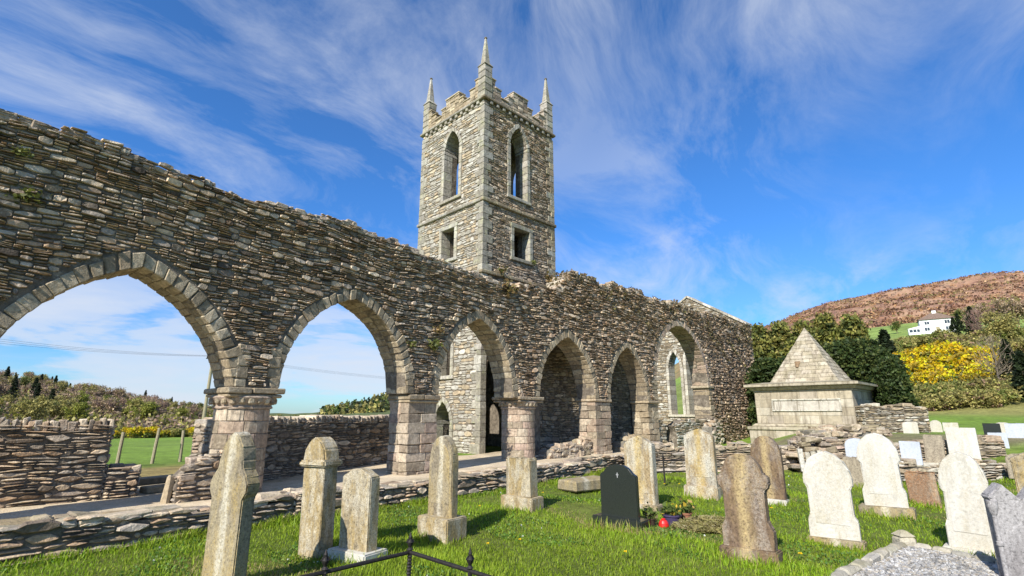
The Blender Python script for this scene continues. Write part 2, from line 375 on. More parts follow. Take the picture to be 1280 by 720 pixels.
def wall_tint(m, dark=.14):
    t = pick(SLATE, m, .16) * np.array([1.10, 1.045, .98]); k = rng.random(m) < dark; t[k] *= .45; k = rng.random(m) < .12; t[k] = t[k] * .7 + np.array([.56, .50, .41]) * .32; return t
def stones(mb, P, cells, depth=(.015, .055), gap=.007, bev=.02, cut=.28, tint=None, nu=3, jit=.12, warp=.05, tilt=.5, wseed=3):
    c = np.array(cells, float)
    if len(c) == 0: return
    m = len(c); u0, u1, v0, v1 = c.T
    W_ = u1 - u0; H_ = v1 - v0
    fr = np.linspace(0, 1, nu + 1)
    fu = np.broadcast_to(fr, (m, nu + 1)).copy()
    if nu > 1: fu[:, 1:-1] += rng.uniform(-.12, .12, (m, nu - 1))
    lo = rng.uniform(0, jit, (m, nu + 1)); hi = 1 - rng.uniform(0, jit, (m, nu + 1))
    for e in (0, -1):
        lo[:, e] += rng.uniform(.3, 1, m) * cut; hi[:, e] -= rng.uniform(.3, 1, m) * cut
    gu = np.minimum(gap, W_ * .2)[:, None]; gv = np.minimum(gap, H_ * .2)[:, None]
    def outline(inset):
        iu = np.minimum(gu + inset, (W_ * .42)[:, None]); ivv = np.minimum(gv + inset, (H_ * .40)[:, None])
        uu = u0[:, None] + iu + fu * (W_[:, None] - 2 * iu)
        bl = v0[:, None] + ivv + lo * (H_[:, None] - 2 * ivv); tp = v0[:, None] + ivv + hi * (H_[:, None] - 2 * ivv)
        return np.concatenate([uu, uu[:, ::-1]], 1), np.concatenate([bl, tp[:, ::-1]], 1)
    dep = rng.uniform(*depth, m)[:, None]
    tu = rng.normal(0, tilt, (m, 1)) * .05; tv = rng.normal(-.1, tilt, (m, 1)) * .12
    rings = []
    U, V = outline(0.); rings.append((U, V, np.full_like(U, -.03)))
    rings.append((U, V, np.broadcast_to(dep * .45, U.shape)))
    U2, V2 = outline(bev)
    D2_ = dep + tu * (U2 - (u0 + u1)[:, None] / 2) + tv * (V2 - (v0 + v1)[:, None] / 2) + rng.normal(0, .004, U2.shape)
    rings.append((U2, V2, np.maximum(D2_, dep * .4)))
    k = 2 * (nu + 1)
    UU = np.stack([r[0] for r in rings], 1); VV = np.stack([r[1] for r in rings], 1); DD = np.stack([r[2] for r in rings], 1)
    VV = VV + (rng.normal(0, .055, m)[:, None, None]) * (UU - ((u0 + u1) / 2)[:, None, None]) * (tilt > 0.3)
    if warp: VV = VV + warp * vnoise(UU * .9, VV * .8, wseed)
    pts = P(UU, VV, DD).reshape(-1, 3)
    base = (np.arange(m) * 3 * k)[:, None, None]
    q = []
    for r in range(2):
        for i in range(k):
            j = (i + 1) % k; q.append((r * k + i, r * k + j, (r + 1) * k + j, (r + 1) * k + i))
    for i in range(nu): q.append((2 * k + i, 2 * k + i + 1, 2 * k + k - 2 - i, 2 * k + k - 1 - i))
    t = pick(SLATE, m) if tint is None else tint
    mb.add(pts, [(base + np.array(q)[None]).reshape(-1, 4)], np.repeat(t, 3 * k, 0))

def rubble_cells(u0, u1, v0, v1, holes=(), top=None, bot=None, band=(.11, .24), seg=(.2, .6), rows=(1, 3), minh=.04):
    out = []; v = v0
    while v < v1 - .03:
        hb = min(random.uniform(*band), v1 - v)
        if v1 - v - hb < .08: hb = v1 - v
        u = u0 + random.uniform(-.3, 0)
        while u < u1:
            sg = random.uniform(*seg); ue = u + sg
            nr = random.randint(*rows); nr = max(1, min(nr, int(hb / minh)))
            cuts = sorted([0, 1] + [(i + random.uniform(-.3, .3)) / nr for i in range(1, nr)])
            for ca, cb in zip(cuts[:-1], cuts[1:]):
                va, vb = v + ca * hb, v + cb * hb
                sp = [u]; hh = max(.03, vb - va)
                while sp[-1] < ue - 1e-6:
                    nx = sp[-1] + random.uniform(1.7, 6.) * hh * (1 if hh > .06 else 1.7)
                    sp.append(ue if ue - nx < .08 else nx)
                for a, c in zip(sp[:-1], sp[1:]):
                    a_, c_ = max(a, u0), min(c, u1)
                    if c_ - a_ < .04: continue
                    pieces = [(a_, c_)]
                    for h in holes:
                        iv = h.iv((va + vb) / 2)
                        if iv is None: continue
                        nx = []
                        for p0, p1 in pieces:
                            if p1 <= iv[0] or p0 >= iv[1]: nx.append((p0, p1)); continue
                            if iv[0] - p0 > .05: nx.append((p0, iv[0]))
                            if p1 - iv[1] > .05: nx.append((iv[1], p1))
                        pieces = nx
                    for p0, p1 in pieces:
                        uc = (p0 + p1) / 2; a2, b2 = va, vb
                        if top is not None:
                            tt = top(uc)
                            if a2 > tt - .02: continue
                            if b2 > tt + .05: b2 = tt + .03
                        if bot is not None and (a2 + b2) / 2 < bot(uc): continue
                        if b2 - a2 < .02: continue
                        out.append((p0, p1, a2, b2))
            u = ue
        v += hb
    return out

def holed_wall(mb, P, u0, u1, z0, top, w, holes=(), step=.25, tint=(.2, .18, .15)):
    us = {u0, u1}
    for h in holes:
        us |= {h.a, h.b}
        if h.rise: us |= set(np.linspace(h.a, h.b, 41).tolist())
    n = int((u1 - u0) / step) + 1
    us |= set(np.linspace(u0, u1, n + 1).tolist())
    us = sorted(x for x in us if u0 - 1e-6 <= x <= u1 + 1e-6)
    us = [us[0]] + [x for p, x in zip(us[:-1], us[1:]) if x - p > 1e-4]
    C = []
    for a, c in zip(us[:-1], us[1:]):
        mid = (a + c) / 2
        hs = sorted([h for h in holes if h.a < mid < h.b], key=lambda h: h.zb)
        segs = []; lo = (z0, z0)
        for h in hs:
            if h.zb > lo[0] + 1e-3: segs.append((lo[0], lo[1], h.zb, h.zb))
            lo = (h.top(a), h.top(c))
        segs.append((lo[0], lo[1], top(a), top(c)))
        for la, lc, ta, tcc in segs:
            if max(ta - la, tcc - lc) < .005: continue
            ta = max(ta, la + .001); tcc = max(tcc, lc + .001)
            C.append(P(np.array([a, c] * 4), np.array([la, lc, la, lc, ta, tcc, ta, tcc]), np.array([-w, -w, 0, 0] * 2)))
    mb.hexes(np.array(C), 0, tint)

def arch_ring(mb, P, h, t=.28, w=.9, n=11, pal=TAN, proud=.035, depths=2, bev=.018, gap=.006, from_u=None):
    cuts = [proud] + [(-w - .02) * (i + 1) / depths + rng.uniform(-.05, .05) * (i + 1 < depths) for i in range(depths)]
    C = []
    for d1_, d0_ in zip(cuts[:-1], cuts[1:]):
        nn = n + (0 if d1_ == proud else random.randint(-2, 1))
        for side in range(2):
            inn = h.arc(nn, -.012)[side]; outt = h.arc(nn, t)[side]
            for i in range(nn):
                a, c = (i, i + 1) if side == 0 else (i + 1, i)
                e = t * rng.uniform(-.22, .14)
                def lerp(p, q, f): return (p[0] + (q[0] - p[0]) * f, p[1] + (q[1] - p[1]) * f)
                f0, f1 = .02 + rng.uniform(0, .02), .98 - rng.uniform(0, .02)
                ia, ic = lerp(inn[a], inn[c], f0), lerp(inn[a], inn[c], f1)
                oa, oc_ = lerp(outt[a], outt[c], f0), lerp(outt[a], outt[c], f1)
                oa = lerp(ia, oa, 1 + e / t); oc_ = lerp(ic, oc_, 1 + e / t)
                dd = d1_ + rng.uniform(-.015, .015)
                pu = [ia[0], ic[0], ia[0], ic[0], oa[0], oc_[0], oa[0], oc_[0]]; pv = [ia[1], ic[1], ia[1], ic[1], oa[1], oc_[1], oa[1], oc_[1]]
                C.append(P(np.array(pu) + rng.normal(0, .006, 8), np.array(pv) + rng.normal(0, .006, 8), np.array([d0_ + gap, d0_ + gap, dd, dd] * 2)) + rng.normal(0, .009, (8, 3)))
    mb.hexes(np.array(C), bev, pick(pal, len(C)))

def ashlar_block(mb, P, u0, u1, d0, d1, z0, z1, hc=.26, pal=PINK, bev=.013, jit=.012, two_deep=True):
    """square pier of coursed cut blocks"""
    z = z0; k = 0; C = []
    while z < z1 - .02:
        h = min(hc * random.uniform(.8, 1.2), z1 - z)
        if z1 - z - h < .1: h = z1 - z
        m = random.uniform(.35, .65); mid = u0 + (u1 - u0) * m; md = d0 + (d1 - d0) * random.uniform(.4, .6)
        for a, c in ((u0, mid), (mid, u1)):
            for e, f in ((d0, md), (md, d1)):
                cc = hexbox(P, a + .004, c - .004, z + .004, z + h - .004, e + .004, f - .004)[0]
                C.append(cc + rng.normal(0, jit, (8, 3)))
        z += h; k += 1
    mb.hexes(np.array(C), bev, pick(pal, len(C)))
def cyl_frame(cx, cy, r):
    def P(u, v, d):
        u, v, d = np.broadcast_arrays(np.asarray(u, float), v, d); a = u / r
        return np.stack([cx + np.cos(a) * (r + d), cy + np.sin(a) * (r + d), v], -1)
    return P
def lathe(mb, cx, cy, prof, n=32, tint=(.38, .3, .23), jit=0.):
    prof = np.array(prof); k = len(prof); a = np.linspace(0, 2 * math.pi, n, endpoint=False)
    V = np.stack([cx + prof[:, 0][:, None] * np.cos(a), cy + prof[:, 0][:, None] * np.sin(a), np.broadcast_to(prof[:, 1][:, None], (k, n))], -1)
    if jit: V = V + rng.normal(0, jit, V.shape)
    F = [(i * n + j, i * n + (j + 1) % n, (i + 1) * n + (j + 1) % n, (i + 1) * n + j) for i in range(k - 1) for j in range(n)]
    mb.add(V.reshape(-1, 3), [np.array(F), np.array([list(range(n))[::-1]]), np.array([[(k - 1) * n + j for j in range(n)]])], tint)
def tube(mb, pts, r, n=8, tint=(.1, .1, .1)):
    pts = [Vector(p) for p in pts]; V = []; k = len(pts)
    rr = r if isinstance(r, (list, tuple)) else [r] * k
    for i, p in enumerate(pts):
        d = (pts[min(i + 1, k - 1)] - pts[max(i - 1, 0)]).normalized()
        x = d.orthogonal().normalized(); y = d.cross(x)
        for j in range(n):
            a = 2 * math.pi * j / n; V.append(p + (x * math.cos(a) + y * math.sin(a)) * rr[i])
    F = [(i * n + j, i * n + (j + 1) % n, (i + 1) * n + (j + 1) % n, (i + 1) * n + j) for i in range(k - 1) for j in range(n)]
    mb.add(np.array([tuple(v) for v in V]), [np.array(F), np.array([list(range(n))[::-1]]), np.array([[(k - 1) * n + j for j in range(n)]])], tint)

# ------------------------------------------------------------------ plan of the site
d1 = np.array([.62059, .78414]); n1 = np.array([.78414, -.62059]); D1 = 11.0
d2 = np.array([.70547, .70874]); n2 = np.array([.70874, -.70547]); D2 = 12.555
P1 = frame(-D1 * n1, d1, n1)               # nave arcade: u along the wall, d towards the graveyard
P2 = frame(-D2 * n2, d2, n2)               # chancel wall
T0 = np.array([-1.329, 21.836])            # tower, corner towards the graveyard
ta, tb = d2, -n2
PS = frame(T0, ta, n2); PW = frame(T0, tb, -d2)

# ------------------------------------------------------------------ terrain
def interp(x, xs, ys): return np.interp(x, xs, ys)
def sst(x, a, c):
    t = np.clip((x - a) / (c - a), 0, 1); return t * t * (3 - 2 * t)
def H(x, y):
    x = np.asarray(x, float); y = np.asarray(y, float)
    r = np.hypot(x, y); A = np.degrees(np.arctan2(x, y))
    # right: terrace, then the slope up to the heather hill
    eR = interp(A, [10, 20, 24, 28, 32.5, 38, 44, 55, 80, 110], [0, .12, .148, .158, .187, .193, .192, .18, .1, 0])
    zR = interp(r, [0, 30, 45, 60, 85, 110, 185, 260, 400, 620, 900, 2600], [0, .75, .9, 1.7, 5.8, 11.5, 24.0, 36.5, 66, 119, 90, 20]) / .19
    zr = zR * eR * sst(r, 24, 62) + .85 * sst(r, 17.5, 23) * sst(A, 22, 30) * (1 - sst(r, 24, 62) * .999)
    terr = .58 * sst(y + .0 * x, 15.7, 16.5) * sst(x, 6.6, 8.2) * (1 - sst(r, 19, 24))
    zr = np.maximum(zr, terr * sst(A, 18, 24))
    # left: field falling gently away, then the wooded hill
    wl = sst(-A, 4, 14)
    zf = -1.0 * sst(r, 20, 75) * (1 - sst(r, 95, 150))
    eL = interp(-A, [24, 30, 35, 39.5, 44, 52, 70, 100], [0, 1.5, 4.5, 8.5, 12.5, 15, 13, 4])
    zl = zf + eL * sst(r, 95, 265) - 10 * sst(r, 300, 900) * sst(-A, 28, 36)
    eF = interp(-A, [0, 8, 13, 16.5, 20, 24], [0, .06, .036, .016, -.002, -.008])
    zl = zl + eF * r * sst(r, 300, 700) * (1 - sst(r, 720, 1500) * .8)
    z = zr + wl * zl
    # small unevenness of the churchyard sward
    s_ = x * n1[0] + y * n1[1]
    yard = sst(s_, -7.4, -6.2) * (1 - sst(r, 16, 24))
    z = z + yard * (.035 * np.sin(1.3 * x + .7 * y) + .03 * np.sin(2.1 * y - 1.1 * x + 1) + .02 * np.sin(3.3 * x + 2.9 * y))
    z = z + .06 * np.sin(.31 * x + 1) * np.sin(.27 * y) * sst(r, 26, 40) + sst(r, 110, 300) * (1.2 * np.sin(.03 * x + .05 * y) + .8 * np.sin(.07 * x - .04 * y + 2)) + sst(r, 300, 600) * (2.5 * np.sin(.018 * x + .4) + 1.6 * np.sin(.041 * x - .02 * y))
    return z
def ground_tint(x, y):
    r = np.hypot(x, y); A = np.degrees(np.arctan2(x, y))
    def ns(f, s): return vnoise(x * f, y * f, s) + .5 * vnoise(x * f * 2.7, y * f * 2.7, s + 1)
    c = np.empty(x.shape + (3,)); c[:] = (.10, .14, .022)
    def mixin(w_, col): c[:] = c * (1 - w_[..., None]) + np.array(col) * w_[..., None]
    g = ns(.5, 1)
    mixin(np.clip(.3 + .3 * g, 0, 1), (.17, .17, .04))
    fld = sst(r, 17, 24); mixin(fld, (.17, .26, .035)); mixin(fld * np.clip(.35 * ns(.12, 4), 0, .6), (.15, .17, .05))
    # rough verge beyond the roadside wall on the left
    rp = -(x * n1[0] + y * n1[1])
    verge = sst(-A, 8, 12) * sst(rp, 14.0, 14.8) * (1 - sst(rp, 18.6, 19.6)); mixin(verge * .9, (.36, .27, .10))
    # left hill: woodland floor
    mixin(sst(-A, 6, 10) * sst(r, 84, 96), (.085, .075, .04))
    mixin(sst(-A, 4, 8) * (1 - sst(-A, 25, 29)) * sst(r, 120, 200), (.10, .12, .04))
    right = sst(A, 14, 22)
    mixin(right * sst(y, 15.4, 16.2) * (1 - sst(r, 24.5, 27.5)) * np.clip(.75 + .4 * ns(.7, 5), 0, 1), (.25, .20, .12))
    mixin(right * sst(r, 26, 30) * (1 - sst(r, 52, 60)), (.17, .26, .035))
    mixin(right * sst(r, 52, 60) * (1 - sst(r, 150, 175)), (.20, .19, .06))
    mixin(right * sst(r, 150, 172), (.20, .27, .06))
    hr = 245 + 22 * np.sin(A * .35) + 12 * ns(.02, 8)
    hw = right * sst(r, hr, hr + 25); mixin(hw, (.30, .185, .115)); c[:] = c
    global MOOR; MOOR = hw
    return c
rad = np.concatenate([[.4], np.geomspace(.9, 2600, 190)]); ang = np.concatenate([np.arange(-180, -80, 3), np.arange(-80, 80, .5), np.arange(80, 180, 3)])
AA, RR = np.meshgrid(np.radians(ang), rad); gx, gy = RR * np.sin(AA), RR * np.cos(AA); gz_ = H(gx, gy)
na, nr = len(ang), len(rad)
mb = MB(); i, j = np.meshgrid(np.arange(nr - 1), np.arange(na), indexing='ij'); j2 = (j + 1) % na
Fq = np.stack([i * na + j, i * na + j2, (i + 1) * na + j2, (i + 1) * na + j], -1).reshape(-1, 4)
V = np.stack([gx, gy, gz_], -1).reshape(-1, 3)
mb.add(np.concatenate([V, [[0, 0, 0]]]), [Fq, np.array([[nr * na, (k + 1) % na, k] for k in range(na)])], np.concatenate([ground_tint(gx, gy).reshape(-1, 3), [[.06, .09, .02]]]))
moor_w = np.concatenate([ (ground_tint(gx, gy), MOOR)[1].reshape(-1), [0.]])
g = mb.build('ground', M['ground'], fix=False, smooth=True); tag(g, kind='structure')
am = g.data.attributes.new('moor', 'FLOAT', 'POINT'); am.data.foreach_set('value', moor_w.astype(np.float32))

def at(px, r, py=517):
    """ground point at compass angle of a measured sighting and a distance"""
    v = np.array([(px - 640) / 638, .9711 - (360 - py) / 638 * .2388]); v = v / np.linalg.norm(v) * r
    return float(v[0]), float(v[1]), float(H(v[0], v[1]))

# gravel floor of the nave, a sheet just above the ground
mb = MB(); us = np.linspace(-6, 24, 61); ds = np.linspace(-3.6, 3.0, 16); UU, DD = np.meshgrid(us, ds)
wob = .05 * np.sin(UU * 2.1) + .05 * np.sin(UU * 5.3)
DD2 = np.where(DD == ds[0], DD + wob, DD)
pts = P1(UU, .028 + .012 * np.sin(UU * 1.7) * np.sin(DD * 2.2), DD2); nu_, nv_ = len(us), len(ds)
mb.add(pts.reshape(-1, 3), [np.array([(i * nu_ + j, i * nu_ + j + 1, (i + 1) * nu_ + j + 1, (i + 1) * nu_ + j) for i in range(nv_ - 1) for j in range(nu_ - 1)])])
tag(mb.build('nave_path', M['gravel'], fix=False), kind='structure')

# ------------------------------------------------------------------ nave arcade
U_END = 14.342
def top1(u): return 6.33 + .07 * math.sin(u * 1.1) + .04 * math.sin(u * 3.7 + 1) + .025 * math.sin(u * 9.1) - .30 * max(0, min(1, (u - 9) / 3.5))
ZC = 2.14
A1, A2, A3 = Hole(1.0, 4.76, -.3, ZC, 2.12, .29, .7), Hole(5.7, 9.26, -.3, ZC, 2.32, .29), Hole(10.44, 13.96, -.3, ZC, 2.5, .29)
arc_root = thing('nave_arcade', 'long slate rubble wall pierced by pointed arches, sloping across the left half', 'ruined wall', tuple(P1(np.float64(7.), 0., 0.)))
WT = .82
wallholes = [A1, A2, A3, Hole(-.12, 1.0, -.3, ZC), Hole(4.76, 5.7, -.3, ZC), Hole(9.26, 10.44, -.3, ZC), Hole(13.96, U_END, -.3, ZC)]
mb = MB(); holed_wall(mb, P1, -.12, U_END, -.3, lambda u: top1(u) - .1, WT, wallholes); mb.build('wall_core', M['mortar'], arc_root)
mb = MB()
cells = rubble_cells(-.12, U_END + .1, ZC, 6.9, [A1, A2, A3], top1, band=(.07, .17), seg=(.14, .36), rows=(1, 3), minh=.03)
stones(mb, P1, cells, depth=(.02, .085), gap=.006, bev=.012, warp=.10, tilt=1.2, cut=.26, jit=.15, tint=wall_tint(len(cells)))
# ragged stones along the wall head
m = 420; uu = np.sort(rng.uniform(-.12, U_END, m)); ww = rng.uniform(.1, .32, m); hh = rng.uniform(.02, .10, m); dd = rng.uniform(-WT, -.05, m)
zt = np.array([top1(x) for x in uu])
C = hexbox(P1, uu, uu + ww, zt - .14, zt - .08 + hh, np.maximum(dd - .2, -WT), np.minimum(dd + .25, .03)); C += rng.normal(0, .02, C.shape)
mb.hexes(C, .02, pick(SLATE, m)); mb.build('rubble_facing', M['rubble'], arc_root)
for h, n in ((A1, 15), (A2, 17), (A3, 15)):
    mb = MB(); arch_ring(mb, P1, h, .27, WT, n, TAN); mb.build('arch_ring', M['dressed'], arc_root)

def round_column(root, c, r, ztop, cap_h=.42, sq=None, lowz=-.1, capP=None, half=.52):
    """drum shaft with moulded capital under a square slab; each a part"""
    cx, cy = c; mb = MB()
    lathe(mb, cx, cy, [(r, lowz), (r, ztop - cap_h)], 40, (.24, .2, .17))
    Pc = cyl_frame(cx, cy, r); z = lowz; cells = []; circ = 2 * math.pi * r
    while z < ztop - cap_h - .05:
        h = min(random.uniform(.2, .31), ztop - cap_h - z)
        a = random.uniform(0, .4); e = a + circ
        while a < e - .05:
            w_ = random.uniform(.3, .55)
            if e - a - w_ < .2: w_ = e - a
            cells.append((a, a + w_, z, z + h)); a += w_
        z += h
    stones(mb, Pc, cells, (.012, .022), .005, .010, 0., pick(PINK, len(cells)), 8, .02, 0, .05)
    sh = mb.build('column', M['dressed'], root)
    mb = MB(); z0 = ztop - cap_h
    lathe(mb, cx, cy, [(r + .01, z0 - .01), (r + .05, z0), (r + .06, z0 + .035), (r + .035, z0 + .06), (r + .05, z0 + .10), (r + .13, z0 + .22), (r + .10, z0 + .25)], 40, (.37, .29, .22), .004)
    # worn carved band of leaf knobs
    for k in range(22):
        a = 2 * math.pi * k / 22; q = np.array([cx + math.cos(a) * (r + .09), cy + math.sin(a) * (r + .09)])
        Pk = frame(q, (-math.sin(a), math.cos(a)), (math.cos(a), math.sin(a)))
        cc = hexbox(Pk, -.055, .055, z0 + .09, z0 + .21, -.05, .04); mb.hexes(cc + rng.normal(0, .01, cc.shape), .025, pick(TAN, 1))
    Pq = frame(c, *capP)
    mb.hexes(hexbox(Pq, -half + .04, half - .04, z0 + .22, z0 + .30, -half + .04, half - .04) + rng.normal(0, .006, (1, 8, 3)), .03, pick(TAN, 1))
    us_ = [-half, random.uniform(-.1, .1), half]
    for a, e in zip(us_[:-1], us_[1:]):
        mb.hexes(hexbox(Pq, a + .003, e - .003, z0 + .302, ztop - .005, -half, half) + rng.normal(0, .006, (1, 8, 3)), .02, pick(TAN, 1))
    mb.build('capital', M['dressed'], sh)
for u_, r_ in ((.45, .50), (5.2, .52)):
    c = P1(np.float64(u_), 0., -.43)[:2]; round_column(arc_root, c, r_, ZC, capP=(d1, n1), half=.6)
c3 = P1(np.float64(14.88), 0., -.5)[:2]; round_column(arc_root, c3, .57, 2.2, capP=((d1 + d2) / 2, (n1 + n2) / 2), half=.68)
mb = MB(); ashlar_block(mb, P1, 9.4, 10.46, -.82, -.01, -.1, ZC - .16, .25, PINK)
pr = mb.build('pier', M['dressed'], arc_root)
mb = MB(); mb.hexes(hexbox(P1, [9.34, 9.9], [9.896, 10.52], ZC - .155, ZC - .004, -.87, .06) + rng.normal(0, .006, (2, 8, 3)), .03, pick(TAN, 2))
mb.hexes(hexbox(P1, 9.37, 10.49, ZC - .23, ZC - .158, -.85, .03), .025, pick(TAN, 1)); mb.build('impost', M['dressed'], pr)
# quoined ends of the wall above each support
for (a, e) in ((4.76, 5.7), (9.26, 10.46)):
    for s_ in (0, 1):
        mb = MB(); z = ZC
        while z < ZC + .8:
            h = random.uniform(.16, .26); ln = random.uniform(.16, .3)
            x0, x1 = (a, a + ln) if s_ == 0 else (e - ln, e)
            mb.hexes(hexbox(P1, x0 + .004, x1, z + .002, z + h - .002, -.3, .045) + rng.normal(0, .008, (1, 8, 3)), .02, pick(TAN, 1)); z += h
        mb.build('jamb_stones', M['dressed'], arc_root)

# ------------------------------------------------------------------ chancel wall
def top2(u): return 7.22 + .10 * math.sin(u * 1.3) + .08 * math.sin(u * 3.3 + 1) + .07 * math.sin(u * 8.3) - (.95 * max(0, min(1, (16.1 - u) / .9)) if u < 16.1 else 0)
U2A, U2B = 13.0, 35.2
B4, B5, B6 = Hole(14.0, 17.4, -.3, 2.2, 2.35, .28), Hole(18.46, 21.48, -.3, 2.2, 2.35, .28), Hole(22.4, 27.95, -.3, 3.12, 3.0, .33)
ch_root = thing('chancel_wall', 'tall overgrown rubble wall with three arches to the right of the tower', 'ruined wall', tuple(P2(np.float64(24.), 0., 0.)))
h2 = [B4, B5, B6, Hole(13.0, 14.0, -.3, 2.2), Hole(17.4, 18.46, -.3, 2.2), Hole(21.48, 22.4, -.3, 2.2)]
mb = MB(); holed_wall(mb, P2, U2A, 34.29, -.3, lambda u: top2(u) - .1, .9, h2); mb.build('wall_core', M['mortar'], ch_root)
mb = MB()
cells = rubble_cells(U2A - .1, U2B, -.2, 7.7, [B4, B5, B6, Hole(12.5, 14.05, -.3, 2.2), Hole(17.2, 18.6, -.3, 2.2), Hole(21.3, 22.5, -.3, 2.2)], top2, band=(.09, .2), seg=(.13, .36), rows=(1, 3), minh=.035)
stones(mb, P2, cells, depth=(.02, .09), gap=.007, bev=.014, warp=.08, tilt=1.2, cut=.28, jit=.15, tint=wall_tint(len(cells), .2) * np.array([1., .96, .92]))
m = 420; uu = np.sort(rng.uniform(U2A, 34.6, m)); ww = rng.uniform(.12, .4, m); hh = rng.uniform(.04, .2, m); dd = rng.uniform(-.85, -.05, m)
zt = np.array([top2(x) for x in uu]); C = hexbox(P2, uu, uu + ww, zt - .14, zt - .08 + hh, np.maximum(dd - .2, -.88), np.minimum(dd + .25, .03)); C += rng.normal(0, .02, C.shape)
mb.hexes(C, .02, pick(SLATE, m)); mb.build('rubble_facing', M['rubble_far'], ch_root)
for h, n, pal, t in ((B4, 15, TAN, .26), (B5, 14, TAN, .26), (B6, 20, PINK, .32)):
    mb = MB(); arch_ring(mb, P2, h, t, .9, n, pal); mb.build('arch_ring', M['dressed'], ch_root)
for (a, e, zt_) in ((17.4, 18.46, 2.2), (21.48, 22.4, 2.2)):
    mb = MB(); ashlar_block(mb, P2, a, e, -.88, -.01, -.1, zt_ - .13, .25, TAN if a > 20 else PINK)
    pr = mb.build('pier', M['dressed'], ch_root)
    mb = MB(); mb.hexes(hexbox(P2, a - .06, e + .06, zt_ - .125, zt_ - .004, -.93, .06) + rng.normal(0, .008, (1, 8, 3)), .03, pick(TAN, 1)); mb.build('impost', M['dressed'], pr)
for side in (0, 1):                                  # jambs and impost of the wide arch
    mb = MB(); z = .0 if side else 2.25
    while z < 3.1:
        h = min(random.uniform(.2, .3), 3.12 - z); ln = random.uniform(.3, .55)
        x0, x1 = (22.4 - ln, 22.4) if side == 0 else (27.95, 27.95 + ln)
        mb.hexes(hexbox(P2, x0, x1, z + .004, z + h - .006, -.9, .05) + rng.normal(0, .012, (1, 8, 3)), .025, pick(TAN, 1)); z += h
    mb.build('jamb_stones', M['dressed'], ch_root)
mb = MB(); mb.hexes(hexbox(P2, 27.80, 28.55, 2.98, 3.12, -.95, .09), .03, pick(TAN, 1)); mb.build('impost', M['dressed'], ch_root)

# east gable with its lancets
PE = frame(P2(np.float64(34.3), 0., 0.)[:2], -n2, -d2)
eg = thing('east_gable', 'gable wall with tall open lancet windows and pale sloping coping beyond the wide arch', 'ruined wall', tuple(PE(np.float64(3.8), 0., 0.)))
def topE(u): return 7.35 + 2.35 * (1 - abs(u - 3.8) / 3.8)
E1, E2, E3 = Hole(4.75, 5.65, 1.55, 4.8, 1.15, .2), Hole(3.3, 4.3, 1.55, 5.2, 1.3, .2), Hole(1.95, 2.85, 1.55, 4.8, 1.15, .2)
mb = MB(); holed_wall(mb, PE, 0., 7.6, -.3, topE, .9, [E1, E2, E3]); mb.build('wall_core', M['mortar'], eg)
mb = MB(); cells = rubble_cells(.95, 7.6, -.2, 9.8, [E1, E2, E3], topE, seg=(.16, .5), rows=(1, 3)); stones(mb, PE, cells, tint=pick(np.concatenate([TAN, PALE]), len(cells))); mb.build('rubble_facing', M['rubble_far'], eg)
for h in (E1, E2, E3):
    mb = MB(); arch_ring(mb, PE, h, .2, .9, 7, PALE, .04)
    for (x0, x1) in ((h.a - .2, h.a + .01), (h.b - .01, h.b + .2)):
        z = h.zb
        while z < h.zs - .02:
            hh_ = min(random.uniform(.25, .4), h.zs - z); mb.hexes(hexbox(PE, x0, x1, z + .004, z + hh_ - .004, -.91, .045), .015, pick(PALE, 1)); z += hh_
    mb.hexes(hexbox(PE, h.a - .25, h.b + .25, h.zb - .16, h.zb + .005, -.9, .1), .02, pick(PALE, 1)); mb.build('window_surround', M['dressed'], eg)
mb = MB()
for s_ in (0, 1):
    xs = np.linspace(-.12, 3.8, 8)
    for a, e in zip(xs[:-1], xs[1:]):
        za, ze = 7.35 + 2.35 * a / 3.8, 7.35 + 2.35 * e / 3.8
        u_ = np.array([a + .005, e - .005] * 4); v_ = np.array([za, ze] * 2 + [za + .16, ze + .16] * 2)
        if s_: u_ = 7.6 - u_; 
        mb.hexes(PE(u_, v_ + .004, np.array([-1.0, -1.0, .1, .1] * 2))[None], .02, pick(PALE, 1))
mb.build('coping', M['lime'], eg)

# back wall behind the two narrower arches; roof and end walls added for shade
vb = thing('shaded_bay', 'rubble bay with roof and end walls added for shade, just behind the two narrower arches beside the tower', 'ruined wall', tuple(P2(np.float64(18.), 0., -2.6)))
mb = MB(); Pb = frame(P2(np.float64(0.), 0., -2.6)[:2], d2, n2)
holed_wall(mb, Pb, 15.4, 25.0, -.2, lambda u: 5.3, .7); mb.hexes(hexbox(P2, 15.4, 24.6, 5.3, 5.75, -3.3, -.93), 0, (.2, .18, .15))  # roof slab added to keep the sun out of the bay
mb.hexes(hexbox(P2, 24.1, 24.6, -.2, 5.29, -2.58, -1.6), 0); mb.hexes(hexbox(P2, 15.4, 15.8, -.2, 5.29, -2.58, -1.6), 0)  # end walls added to block light, one hidden behind the round column
mb.build('wall_core', M['mortar'], vb)
mb = MB(); cells = rubble_cells(15.8, 24.1, -.1, 5.3, seg=(.18, .6)); stones(mb, Pb, cells, tint=pick(np.concatenate([SLATE, TAN]), len(cells))); mb.build('rubble_facing', M['rubble_far'], vb)

